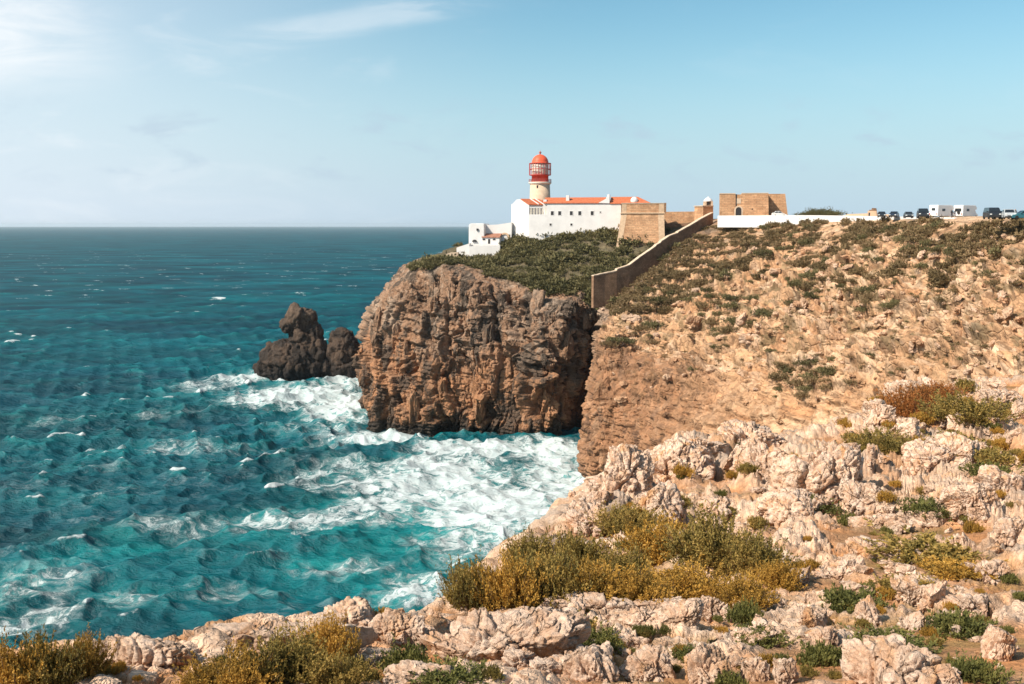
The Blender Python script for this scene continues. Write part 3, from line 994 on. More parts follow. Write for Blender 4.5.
# ---------------------------------------------------------------- the near headland the viewer stands on
def build_ground():
    def col(pxs, pts, x0, edge_dir):
        """pts: (py, D) from near to the edge; x0: offset at the viewer"""
        c = [W3(x0 * 1.6, -14, 63.4), W3(x0, 0.5, 62.9)]
        for px, py, D in pts:
            c.append(P(px, py, D))
        e = c[-1]
        ex, ey = edge_dir
        c += [e + Vector((ex * 1.2, ey * 1.2, -1.1)), e + Vector((ex * 3.5, ey * 3.5, -9)), e + Vector((ex * 8, ey * 8, -30)), e + Vector((ex * 10, ey * 10, -(e.z + 6)))]
        return c

    def line(px, *pd):
        return [(px, a, b) for a, b in pd]
    cols = [
        col(0, line(-420, (900, 3.6), (800, 4.6), (740, 5.3), (700, 6.0), (680, 6.5), (672, 6.9)), -9, (-1, .5)),
        col(0, line(-140, (900, 3.6), (780, 4.9), (720, 5.7), (698, 6.2), (682, 6.6), (675, 6.9)), -6, (-.7, .8)),
        col(0, line(20, (900, 3.6), (770, 5.0), (710, 5.9), (694, 6.4), (676, 6.8), (667, 7.1)), -3.5, (-.4, .9)),
        col(0, line(160, (900, 3.6), (760, 5.1), (705, 6.0), (684, 6.6), (664, 7.2), (654, 7.6)), -2, (-.3, .95)),
        col(0, line(300, (900, 3.7), (760, 5.2), (700, 6.2), (672, 7.0), (648, 7.8), (634, 8.3)), -1, (-.2, 1)),
        col(0, line(400, (900, 3.7), (755, 5.3), (698, 6.4), (668, 7.4), (646, 8.3), (634, 9.0)), -.3, (-.3, 1)),
        col(0, line(455, (900, 3.8), (750, 5.4), (694, 6.6), (660, 7.8), (633, 9.4), (618, 10.5)), 0, (-.7, .8)),
        col(0, line(515, (900, 3.8), (750, 5.4), (690, 6.8), (646, 8.7), (610, 11.6), (580, 14.6)), .4, (-.8, .7)),
        col(0, line(578, (900, 3.8), (745, 5.5), (685, 7.2), (624, 10.4), (570, 15.6), (522, 22.5)), .8, (-.9, .6)),
        col(0, line(640, (900, 3.8), (745, 5.6), (680, 7.5), (605, 11.8), (535, 19.5), (470, 31.0)), 1.2, (-.6, .9)),
        col(0, line(720, (900, 3.8), (745, 5.6), (680, 7.6), (595, 12.6), (515, 22.5), (440, 37.0)), 1.8, (-.1, 1)),
        col(0, line(800, (900, 3.8), (745, 5.6), (680, 7.6), (590, 13.0), (510, 22.5), (440, 38.0)), 2.4, (0, 1)),
        col(0, line(870, (900, 3.8), (745, 5.6), (680, 7.6), (585, 13.2), (500, 24.0), (418, 42.0)), 3, (0, 1)),
        col(0, line(950, (900, 3.8), (745, 5.6), (680, 7.6), (580, 13.6), (480, 27.0), (390, 49.0)), 3.6, (.1, 1)),
        col(0, line(1040, (900, 3.8), (745, 5.6), (680, 7.7), (575, 14.0), (470, 29.0), (382, 52.0)), 4.4, (.2, 1)),
        col(0, line(1180, (900, 3.8), (745, 5.7), (680, 7.8), (570, 14.2), (465, 29.5), (374, 54.0)), 6, (.3, 1)),
        col(0, line(1500, (900, 3.8), (745, 5.8), (680, 7.9), (570, 14.2), (465, 29.5), (374, 54.0)), 10, (.3, 1)),
        col(0, line(2200, (900, 3.8), (745, 5.8), (680, 7.9), (570, 14.2), (465, 29.5), (374, 54.0)), 16, (.3, 1)),
    ]
    su = [14, 40, 80, 80, 70, 50, 50, 56, 60, 70, 66, 62, 66, 70, 60, 24, 12]
    sv = [6, 10, 20, 50, 90, 110, 110, 24, 24, 20, 8]
    G, uu, vv = loft(cols, su, sv)
    n = grid_normals(G)
    if n[400, 150, 2] < 0:
        n = -n
    a, b = G.shape[:2]
    V = G.reshape(-1, 3)
    N = n.reshape(-1, 3)
    Vv = np.tile(vv, a)
    dist = np.linalg.norm(V - np.array([0, 0, CAM_Z]), axis=1)
    sc = np.clip(dist / 14.0, 0.55, 2.4)                       # coarser blocks farther down the slope
    wob = np.stack([fbm(V, 2.6, 3, 190), fbm(V, 2.6, 3, 191), fbm(V, 2.6, 3, 192)], 1) * 0.45
    Vw = V + wob
    rocky = sstep(fbm(V, 3.2, 4, 101) + 0.35 * sstep(Vv, 6.6, 7.4), -0.34, 0.10)
    f1, f2, cell = voro(Vw, 0.95, 103)
    h1, h2, cel2 = voro(Vw, 0.42, 104)
    k1, k2, cel3 = voro(Vw, 2.6, 105)
    drop = sstep(Vv, 7.6, 9.0)
    d = rocky * (0.30 * (cell - 0.35) + 0.17 * sstep(f2 - f1, 0.0, 0.3) + 0.10 * (cel2 - 0.4) + 0.07 * sstep(h2 - h1, 0.0, 0.25))
    d += rocky * sstep(dist, 12, 24) * (0.45 * (cel3 - 0.4) + 0.30 * sstep(k2 - k1, 0.0, 0.22))
    d += 0.16 * fbm(V, 2.2, 3, 106) * sstep(dist, 3, 9)
    d += rocky * 0.085 * ridged(Vw * np.array([1, 1, .5]), 0.35, 3, 107)
    d += 0.035 * fbm(V, 0.16, 4, 108, 0.6)
    d += drop * (1.2 * fbm(V, 6, 3, 109) + 0.9 * ridged(Vw * np.array([1, 1, .3]), 3.0, 3, 110))
    near = np.clip((dist / 22.0) ** 0.9, 0.30, 1.0)
    rim = sstep(np.abs(Vv - 7.4), 0.9, 0.1)
    d = (d - 0.13 * rocky) * np.where(drop > .5, 1.0, near) * (1 - 0.45 * rim)
    d *= sstep(dist, 2.4, 4.5)
    ok = sstep(dist, 2.4, 4.5) * (1 - drop)
    g = np.abs(perlin(Vw * np.array([1, 1, .6]) / 0.30, 130))
    d += ok * rocky * (0.055 * fbm(V, 0.28, 5, 131, 0.66) - 0.06 * sstep(g, 0.14, 0.0)) * np.clip(dist / 10, .7, 2)
    shift = N * d[:, None]
    Vn = V + shift
    mixc = lambda A, B, t: A * (1 - t[:, None]) + B * t[:, None]
    soil = np.tile(np.array([0.46, 0.215, 0.092]), (len(V), 1))
    soil = mixc(soil, np.array([0.33, 0.175, 0.085]), sstep(fbm(V, 0.9, 4, 120), -0.1, 0.3))
    soil = mixc(soil, np.array([0.17, 0.14, 0.05]), 0.5 * sstep(fbm(V, 1.7, 4, 121), 0.02, 0.3))
    rock = np.tile(np.array([0.62, 0.435, 0.31]), (len(V), 1))
    rock = mixc(rock, np.array([0.52, 0.325, 0.205]), sstep(fbm(V, 0.6, 4, 122), -0.15, 0.35))
    rock = mixc(rock, np.array([0.49, 0.255, 0.115]), 0.65 * sstep(fbm(V, 1.1, 4, 123), 0.18, 0.42))
    rock = mixc(rock, np.array([0.34, 0.28, 0.23]), 0.6 * sstep(fbm(V, 1.5, 4, 124), 0.15, 0.45))
    up = sstep(d / near, -0.06, 0.10)
    colr = mixc(soil, rock, np.maximum(up * rocky, drop))
    colr = mixc(colr, np.array([0.34, 0.20, 0.125]), sstep(Vv, 8.0, 9.0) * 0.8)
    q = grid_quads(a, b)
    me = mesh_np('ground', Vn, q, rock_tone_mat('stony_ground', 9.0, 0.03), True, None, np.clip(colr, .02, .9))
    tag(link('ground', me), kind='structure')
    return Vn, q


groundV, groundQ = build_ground()


_dg = bpy.context.evaluated_depsgraph_get()
LAND = {'N': BVHTree.FromObject(bpy.data.objects['ground'], _dg), 'F': BVHTree.FromObject(bpy.data.objects['cliff_terrain'], _dg)}
EYE = Vector((0, 0, CAM_Z))


def hit(px, py, which='N'):
    """where the sight line through a pixel meets the land (None when it misses)"""
    v = ray(px, py).normalized()
    r = LAND[which].ray_cast(EYE, v)
    return (r[0], r[1]) if r[0] is not None else None


def drop_on(x, y, which='F'):
    r = LAND[which].ray_cast(Vector((x, y, 300)), Vector((0, 0, -1)))
    return r[0]


def build_haze():
    m = bpy.data.materials.new('sea_air')
    m.use_nodes = True
    g = NT(m.node_tree)
    out = g.n('ShaderNodeOutputMaterial')
    v = g.n('ShaderNodeVolumePrincipled')
    v.inputs['Color'].default_value = (0.80, 0.92, 1.0, 1)
    v.inputs['Density'].default_value = 3.2e-5
    v.inputs['Anisotropy'].default_value = 0.2
    g.t.links.new(v.outputs[0], out.inputs['Volume'])
    o = MB().box(-60000, 60000, -2000, 60000, -12, 100).build('haze', m)
    tag(o, kind='stuff')


build_haze()
# ---------------------------------------------------------------- buildings on the cape
M_white = plain('whitewash', (0.66, 0.63, 0.605), 0.85, var=0.06, scale=0.35, bump=0.02)
M_tile = tile_mat()
M_stone = masonry_mat('bastion_masonry', (0.58, 0.335, 0.185), (0.46, 0.245, 0.13), (0.36, 0.22, 0.13), 1.5, 0.55, 0.05)
M_quoin = plain('quoin_stone', (0.55, 0.38, 0.245), 0.9, var=0.14, scale=1.2, bump=0.05)
M_wallstone = masonry_mat('rubble_masonry', (0.30, 0.175, 0.105), (0.22, 0.125, 0.075), (0.17, 0.105, 0.065), 0.8, 0.42, 0.06)
M_coping = plain('coping_stone', (0.56, 0.42, 0.30), 0.9, var=0.14, scale=0.8, bump=0.04)
M_tower = plain('tower_stone', (0.56, 0.42, 0.295), 0.88, var=0.12, scale=0.9, bump=0.03)
M_red = plain('red_paint', (0.66, 0.045, 0.022), 0.5, var=0.08, scale=0.8)
M_dome = plain('dome_red', (0.70, 0.105, 0.045), 0.5, var=0.08, scale=0.8)
M_dark = plain('dark_opening', (0.035, 0.032, 0.032), 0.4, var=0.1)
M_iron = plain('painted_iron', (0.34, 0.13, 0.12), 0.5, var=0.1)
M_cream = plain('cream_paint', (0.70, 0.62, 0.50), 0.7, var=0.06)
M_plaster = plain('ochre_plaster', (0.56, 0.38, 0.25), 0.9, var=0.12, scale=0.5, bump=0.03)


M_oldtile = plain('weathered_tiles', (0.30, 0.135, 0.085), 0.9, var=0.2, scale=1.5, bump=0.05)
M_cage = plain('red_iron', (0.42, 0.06, 0.045), 0.5, var=0.1)


class Wall:
    """an upright wall plane between two plan points; local x runs along it, local y runs away behind it, z is height"""
    def __init__(self, pa, Da, pb, Db):
        a, b = P(pa, HOR, Da), P(pb, HOR, Db)
        self.o = Vector((a.x, a.y, 0))
        self.e = Vector((b.x - a.x, b.y - a.y, 0))
        self.L = self.e.length
        self.e.normalize()
        self.n = Vector((-self.e.y, self.e.x, 0))
        if self.n.y < 0 and abs(self.n.y) > 0.05:
            self.n = -self.n

    def fr(self, v):
        return self.o + self.e * v[0] + self.n * v[1] + Vector((0, 0, v[2]))

    def loc(self, px, py):
        v = ray(px, py)
        c = Vector((0, 0, CAM_Z))
        t = (self.o - c).dot(self.n) / v.dot(self.n)
        h = c + v * t
        return ((h - self.o).dot(self.e), h.z)

    def poly(self, pts):
        return [self.loc(*p) for p in pts]

    def prism(self, pts, y0, y1, name, mat, parent, bevel=0.0):
        return MB().prism(self.poly(pts), y0, y1, self.fr).build(name, mat, parent, bevel)

    def rect(self, px0, py0, px1, py1, y0, y1, name, mat, parent, bevel=0.0):
        x0, z1 = self.loc(px0, py0)
        x1, z0 = self.loc(px1, py1)
        return MB().box(x0, x1, y0, y1, z0, z1, self.fr).build(name, mat, parent, bevel)


def window_in(wl, px, py, w, h, parent, name='window', frame_mat=None):
    """a framed opening: pale surround part with its dark pane"""
    x, z = wl.loc(px, py)
    mb = MB()
    t = 0.16
    for bx in ((x - w / 2 - t, x - w / 2, z - h / 2 - t, z + h / 2 + t), (x + w / 2, x + w / 2 + t, z - h / 2 - t, z + h / 2 + t),
               (x - w / 2, x + w / 2, z + h / 2, z + h / 2 + t), (x - w / 2, x + w / 2, z - h / 2 - t, z - h / 2)):
        mb.box(bx[0], bx[1], -0.07, 0.1, bx[2], bx[3], wl.fr)
    f = mb.build(name, frame_mat or M_white, parent)
    p = MB().box(x - w / 2, x + w / 2, -0.02, 0.1, z - h / 2, z + h / 2, wl.fr)
    p.build('pane', M_dark, f)
    return f


# --- the lighthouse tower
def build_tower():
    D = 358.0
    c = P(540, 200, D)
    k = D / F_PX                                             # metres per pixel there
    zy = lambda py: P(540, py, D).z
    t = empty('lighthouse_tower', (c.x, c.y, zy(236)), 'round stone lighthouse tower topped by a red lantern room and dome', 'lighthouse')
    t_inv = Matrix.Translation(-t.location)

    def part(mb, name, mat, parent=t, smooth=True, bevel=0):
        o = mb.build(name, mat, parent, bevel, False)
        for p in o.data.polygons:
            p.use_smooth = smooth and abs(p.normal.z) < 0.9 and len(p.vertices) == 4
        if parent is t:
            o.matrix_parent_inverse = t_inv
        return o
    x, y = c.x, c.y
    n = 40
    part(MB().lathe([(10.9 * k, zy(238)), (10.5 * k, zy(205)), (9.7 * k, zy(184.6))], x, y, n), 'tower_shaft', M_tower)
    part(MB().lathe([(9.8 * k, zy(184.6)), (10.6 * k, zy(184.0)), (11.3 * k, zy(183.2)), (11.3 * k, zy(182.2)), (8 * k, zy(182.1))], x, y, n), 'gallery', M_cream)
    rail = MB()
    for i in range(28):
        a = 2 * math.pi * i / 28
        rail.rod((x + 11 * k * math.cos(a), y + 11 * k * math.sin(a), zy(182.3)), (x + 11 * k * math.cos(a), y + 11 * k * math.sin(a), zy(179.4)), .05, 4)
    for h in (179.5, 181):
        for i in range(28):
            a, b2 = 2 * math.pi * i / 28, 2 * math.pi * (i + 1) / 28
            rail.rod((x + 11 * k * math.cos(a), y + 11 * k * math.sin(a), zy(h)), (x + 11 * k * math.cos(b2), y + 11 * k * math.sin(b2), zy(h)), .05, 4)
    part(rail, 'gallery_railing', M_iron, smooth=False)
    part(MB().lathe([(8.3 * k, zy(182.1)), (8.3 * k, zy(175.9)), (8.9 * k, zy(175.8)), (8.9 * k, zy(175.0)), (7.6 * k, zy(174.9))], x, y, n), 'red_drum', M_red)
    gm, g, b = new_mat('lantern_glass')
    b.inputs['Base Color'].default_value = (0.62, 0.56, 0.50, 1)
    b.inputs['Roughness'].default_value = 0.12
    b.inputs['Specular IOR Level'].default_value = 0.7
    lan = part(MB().lathe([(7.7 * k, zy(174.9)), (7.7 * k, zy(163.6))], x, y, n), 'lantern_glazing', gm)
    bars = MB()
    for i in range(20):
        a = 2 * math.pi * i / 20
        bars.rod((x + 7.85 * k * math.cos(a), y + 7.85 * k * math.sin(a), zy(174.9)), (x + 7.85 * k * math.cos(a), y + 7.85 * k * math.sin(a), zy(163.6)), .085, 5)
    for h in (171.0, 167.3):
        for i in range(40):
            a, b2 = 2 * math.pi * i / 40, 2 * math.pi * (i + 1) / 40
            bars.rod((x + 7.85 * k * math.cos(a), y + 7.85 * k * math.sin(a), zy(h)), (x + 7.85 * k * math.cos(b2), y + 7.85 * k * math.sin(b2), zy(h)), .075, 5)
    br = bars.build('glazing_bar', M_cream, lan)
    cage = MB()
    for i in range(22):
        a = 2 * math.pi * i / 22
        cage.rod((x + 10.6 * k * math.cos(a), y + 10.6 * k * math.sin(a), zy(175.2)), (x + 10.6 * k * math.cos(a), y + 10.6 * k * math.sin(a), zy(163.4)), .10, 5)
    for h in (163.5, 169.3, 175.1):
        for i in range(44):
            a, b2 = 2 * math.pi * i / 44, 2 * math.pi * (i + 1) / 44
            cage.rod((x + 10.6 * k * math.cos(a), y + 10.6 * k * math.sin(a), zy(h)), (x + 10.6 * k * math.cos(b2), y + 10.6 * k * math.sin(b2), zy(h)), .13, 5)
    for i in range(11):
        a = 2 * math.pi * i / 11
        for h in (163.5, 175.1):
            cage.rod((x + 7.8 * k * math.cos(a), y + 7.8 * k * math.sin(a), zy(h)), (x + 10.6 * k * math.cos(a), y + 10.6 * k * math.sin(a), zy(h)), .06, 4)
    part(cage, 'lantern_cage', M_cage, smooth=False)
    prof = [(8.7 * k, zy(163.7)), (8.7 * k, zy(163.0))]
    for i in range(9):
        a = i / 8 * math.pi / 2 * 0.94
        prof.append((8.3 * k * math.cos(a) ** 1.05, zy(163.0) + (163.0 - 154.6) * k * math.sin(a)))
    part(MB().lathe(prof, x, y, n), 'dome', M_dome)
    part(MB().lathe([(0.9 * k, zy(154.9)), (0.6 * k, zy(153.6)), (1.2 * k, zy(152.9)), (1.25 * k, zy(152.2)), (0.7 * k, zy(151.4)), (0.12 * k, zy(151.1)), (0.1 * k, zy(149.6))], x, y, 14), 'finial', M_iron)
    # small dark window high on the shaft, on the side that faces the viewer
    wx, wz = x - 2.6 * k, zy(187)
    wy = y - math.sqrt((9.75 * k) ** 2 - (2.6 * k) ** 2)
    part(MB().box(wx - .38, wx + .38, wy - .06, wy + .4, wz - .5, wz + .5), 'window', M_dark, smooth=False)


build_tower()


# --- the long white keeper's house
def build_house():
    wl = Wall(529, 346, 622, 340)
    h = empty('white_lighthouse_building', wl.fr((wl.L / 2, 4, P(560, 236, 343).z)), 'long whitewashed house with orange tiled roofs below the lighthouse', 'house')
    h_inv = Matrix.Translation(-h.location)
    made = []
    made.append(wl.prism([(529, 246), (529, 214.5), (547, 214.3), (547, 203.2), (621, 203.2), (621, 243)], 0, 9.5, 'wall', M_white, h))
    # terrace pillars in front of the shaded upper storey
    for i in range(7):
        px = 531 + i * 2.9
        x, z = wl.loc(px, 214.4)
        mb = MB().box(x - .14, x + .14, 0.1, .4, z, z + 2.3, wl.fr)
        made.append(mb.build('pillar', M_cream, h))
    x0, z0 = wl.loc(529.6, 208)
    x1, _ = wl.loc(550, 208)
    made.append(MB().box(x0, x1, 0.05, .5, z0 + .05, z0 + .35, wl.fr).build('lintel', M_white, h))
    made.append(wl.rect(529.8, 214.5, 547, 205.5, 4.2, 9.4, 'wall', M_white, h))
    for px, py, w, hh in ((552.3, 213.2, 1.0, 1.35), (559.7, 213.2, 1.0, 1.35), (571.3, 213.2, 1.0, 1.35), (579.8, 213.2, 1.0, 1.35), (592.2, 213.2, 1.0, 1.35),
                          (600.3, 212.2, .4, .5), (550.6, 224.6, .7, .75), (571.4, 224.6, .7, .75)):
        made.append(window_in(wl, px, py, w, hh, h))
    # long pitched roof: eave at the front wall, ridge 4.8 m behind it
    def roof(px0, px1, hip_right, eave, rise, name='roof'):
        xa, z = wl.loc(px0, eave)
        xb, _ = wl.loc(px1, eave)
        zr = z + rise
        hp = 4.4 if hip_right else 0.0
        vs = [(xa, -.35, z), (xb + (.4 if hip_right else 0), -.35, z), (xb - hp, 4.8, zr), (xa, 4.8, zr), (xb + (.4 if hip_right else 0), 9.9, z), (xa, 9.9, z)]
        vs = [wl.fr(v) for v in vs]
        vs += [v + Vector((0, 0, -.22)) for v in vs]
        fs = [(0, 1, 2, 3), (3, 2, 4, 5), (1, 4, 2), (0, 3, 5), (6, 9, 8, 7), (9, 11, 10, 8), (7, 8, 10), (6, 11, 9), (0, 6, 7, 1), (5, 4, 10, 11), (0, 5, 11, 6), (1, 7, 10, 4)]
        return MB().add(vs, fs).build(name, M_tile, h)
    r1 = roof(543.5, 606.4, False, 202.9, 1.95)
    r2 = roof(609.8, 650, True, 203.2, 2.25)
    made += [r1, r2]
    # wall under the second roof, beyond the front wall's right end (behind the bastion)
    made.append(wl.rect(621, 203.3, 648, 236, .4, 9.3, 'wall', M_white, h))
    # stepped white gable between the two roofs, chimneys
    made.append(MB().prism([(a, b2) for a, b2 in wl.poly([(598.5, 203.0), (606.2, 198.6), (606.2, 196.8), (609.6, 196.8), (609.6, 203.2)])], -.42, 1.0, wl.fr).build('gable_parapet', M_white, h))
    made.append(wl.rect(607.0, 194.3, 609.2, 203, 1.0, 3.5, 'chimney', M_white, h, .05))
    made.append(wl.rect(565.4, 195.2, 568.6, 202.4, 1.6, 2.8, 'chimney', M_white, h, .05))
    made.append(wl.rect(543.0, 199.5, 546.2, 206, .9, 2.6, 'parapet', M_white, h, .05))
    # the tall end block whose gable looks out to sea
    wg = Wall(511.3, 354, 529, 346)
    made.append(MB().prism(wg.poly([(511.3, 252), (511.3, 204.4), (513, 203.6), (516.6, 199.6), (520.2, 199.4), (529, 205.4), (529, 246)]), 0.002, 9.5, wg.fr).build('gable_block', M_white, h))
    # its mono-pitch tile roof
    pa, pb = wg.loc(520.8, 199.5), wg.loc(529.4, 205.3)
    made.append(MB().prism([(pa[0], pa[1] + .05), (pb[0], pb[1] + .05), (pb[0], pb[1] + .3), (pa[0], pa[1] + .3)], -.1, 9.6, wg.fr).build('roof', M_tile, h))
    wc = MB()
    for f in (.42, .66):
        z1, z2 = pa[1] + .3, pb[1] + .3
        wc.prism([(pa[0], z1), (pb[0], z2), (pb[0], z2 + .22), (pa[0], z1 + .22)], 9.5 * f, 9.5 * f + .35, wg.fr)
    made.append(wc.build('roof_rib', M_white, h))
    for o in made:
        o.matrix_parent_inverse = h_inv
    # white water tank that shows above the roof
    c = P(632, 201.2, 347)
    tk = MB().lathe([(1.28 * math.cos(a), c.z + 1.28 * math.sin(a)) for a in np.linspace(-1.45, 1.5, 14)], c.x, c.y - 6.5, 20)
    tk.rod((c.x, c.y - 6.5, c.z - 3.5), (c.x, c.y - 6.5, c.z - 1.1), .3, 8)
    o = tk.build('radome', M_white, None, 0, True)
    tag(o, 'white ball shaped dome in front of the orange hipped roof', 'dome')


build_house()


# --- white lower buildings that step down to the sea
def build_annex():
    wl = Wall(468.8, 354, 512, 351)
    h = empty('white_seaward_annex', wl.fr((wl.L / 2, 3, P(490, 245, 352).z)), 'lower white annex with a small tiled lean-to at the seaward end', 'house')
    inv = Matrix.Translation(-h.location)
    made = []
    made.append(wl.prism([(468.8, 256), (468.8, 225.4), (470.6, 223.6), (483.8, 223.6), (485.2, 225.0), (497, 224.6), (511.5, 222.4), (511.5, 256)], 0, 7.5, 'wall', M_white, h))
    # taller corner block at the seaward end
    wk = Wall(468.8, 350.9, 484.2, 349.9)
    made.append(MB().prism(wk.poly([(468.8, 256), (468.8, 225.0), (470.6, 223.4), (483.4, 223.4), (484.2, 224.2), (484.2, 256)]), 0, 3.4, wk.fr).build('corner_block', M_white, h, .25))
    wt = Wall(468.8, 350.6, 512, 347.6)
    x, z = wt.loc(477.3, 229.6)
    made.append(MB().box(x - .3, x + .3, -.1, .8, z - .38, z + .38, wt.fr).build('window', M_dark, h))
    x, z = wt.loc(474.6, 240.8)
    pts = [(x + .85 * math.cos(a), z - .35 + .75 * math.sin(a)) for a in np.linspace(0, math.pi, 9)]
    made.append(MB().prism(pts, -.15, 1.2, wt.fr).build('arched_opening', M_dark, h))
    # lean-to with a tiled roof, two dark windows and a door
    x0, z1 = wt.loc(482.2, 237.6)
    x1, z0 = wt.loc(499.4, 252)
    made.append(MB().box(x0, x1, 0, 3.4, z0, z1, wt.fr).build('lean_to', M_white, h))
    zt = wt.loc(482, 235.0)[1]
    vs = [wt.fr(v) for v in ((x0 - .2, -.35, z1), (x1 + .2, -.35, z1), (x1 + .2, 3.3, zt + .35), (x0 - .2, 3.3, zt + .35))]
    vs += [v + Vector((0, 0, .18)) for v in vs]
    made.append(MB().add(vs, [(3, 2, 1, 0), (4, 5, 6, 7), (0, 1, 5, 4), (1, 2, 6, 5), (2, 3, 7, 6), (3, 0, 4, 7)]).build('roof', M_oldtile, h))
    for px, py, w, hh in ((484.0, 239.4, 1.0, .62), (494.2, 239.4, 1.0, .62)):
        made.append(window_in(wt, px, py, w, hh, h))
    x, z = wt.loc(489.1, 241.4)
    made.append(MB().box(x - .38, x + .38, -.06, .1, z - .8, z + .8, wt.fr).build('door', M_dark, h))
    # ochre arch on the wall to the right
    x, z = wl.loc(504.8, 237.6)
    ring = MB()
    q = np.linspace(-.5, math.pi + .5, 15)
    for a, b2 in zip(q[:-1], q[1:]):
        pts = [(x + r * math.cos(t), z + r * math.sin(t)) for r, t in ((1.15, a), (1.75, a), (1.75, b2), (1.15, b2))]
        ring.prism(pts, -.35, .3, wl.fr)
    made.append(ring.build('ochre_arch', M_plaster, h))
    for o in made:
        o.matrix_parent_inverse = inv
    # terrace walls below
    wf = Wall(470, 346.5, 501, 345)
    o = MB().prism(wf.poly([(469.2, 262), (469.2, 246.4), (483, 245.6), (500, 245.2), (500, 262)]), 0, 3.0, wf.fr).build('terrace_wall', M_white)
    tag(o, 'white terrace wall in front of the tiled lean-to', 'wall')
    ws = Wall(456.5, 349, 469.6, 348)
    o = MB().prism(ws.poly([(456.6, 262), (456.6, 247.6), (469.4, 243.4), (469.4, 262)]), 0, 2.4, ws.fr).build('sloping_wall', M_white)
    tag(o, 'short white wall with sloping top at the seaward tip', 'wall')
    wb = Wall(444.5, 346, 458, 345.5)
    o = MB().prism(wb.poly([(444.5, 264), (444.8, 254.4), (450.6, 252.6), (458, 252.2), (458, 264)]), 0, 2.2, wb.fr).build('stone_parapet', M_coping)
    tag(o, 'beige stone parapet on the cliff rim below the white walls', 'wall')


build_annex()


# --- fort: bastion, curtain walls, gatehouse
def build_bastion():
    D0 = 330.0
    wl = Wall(617, D0, 664, D0 - 1.5)
    h = empty('stone_bastion', wl.fr((wl.L / 2, 6, P(640, 248, D0).z)), 'large tapering stone bastion beside the white house', 'bastion')
    inv = Matrix.Translation(-h.location)
    made = []
    top = lambda px: wl.loc(px, 213.2)
    xl, zt = wl.loc(621.8, 213.2)
    xr, _ = wl.loc(664.0, 213.2)
    xlb, zb = wl.loc(614.4, 258)
    xrb, _ = wl.loc(664.6, 258)
    def frus(x0a, x1a, ya, za, x0b, x1b, yb, zb_, depth):
        vs = [(x0a, ya, za), (x1a, ya, za), (x1a, depth, za), (x0a, depth, za), (x0b, yb, zb_), (x1b, yb, zb_), (x1b, depth, zb_), (x0b, depth, zb_)]
        return MB().add([wl.fr(v) for v in vs], [(0, 1, 2, 3), (7, 6, 5, 4), (0, 4, 5, 1), (1, 5, 6, 2), (2, 6, 7, 3), (3, 7, 4, 0)])
    made.append(frus(xl, xr, 0, zt, xlb, xrb, -2.8, zb, 12).build('wall', M_stone, h))
    zp = wl.loc(640, 203.6)[1]
    made.append(MB().box(xl + .05, xr - .05, .05, 12, zt, zp, wl.fr).build('parapet', M_stone, h))
    made.append(MB().box(xl - .35, xr + .3, -.35, 12.1, zt - .22, zt + .22, wl.fr).build('string_course', M_quoin, h, .12))
    made.append(MB().box(xl - .12, xr + .02, -.12, 12, zp, zp + .22, wl.fr).build('coping', M_coping, h))
    # lighter corner stones
    def quoin(xa, xb, wa):
        vs = [(xa, -.05, zt - .22), (xa + wa, -.05, zt - .22), (xb + wa, -2.86, zb), (xb, -2.86, zb)]
        vs = [wl.fr(v) for v in vs] + [wl.fr((v[0], v[1] + .5, v[2])) for v in vs]
        return MB().add(vs, [(0, 1, 2, 3), (7, 6, 5, 4), (0, 4, 5, 1), (1, 5, 6, 2), (2, 6, 7, 3), (3, 7, 4, 0)]).build('quoin', M_quoin, h)
    made.append(quoin(xl - .06, xlb - .06, 1.7))
    made.append(quoin(xr - 1.9, xrb - 1.9, 1.95))
    made.append(MB().box(xl - .03, xl + 1.5, 0, 1, zt + .22, zp, wl.fr).build('quoin', M_quoin, h))
    made.append(MB().box(xr - 1.7, xr + .0, 0, 1, zt + .22, zp, wl.fr).build('quoin', M_quoin, h))
    made.append(MB().box(xr + .02, xr + .7, -.1, 2.2, zt + .3, zp + .25, wl.fr).build('guard_post', M_wallstone, h))
    for o in made:
        o.matrix_parent_inverse = inv


build_bastion()


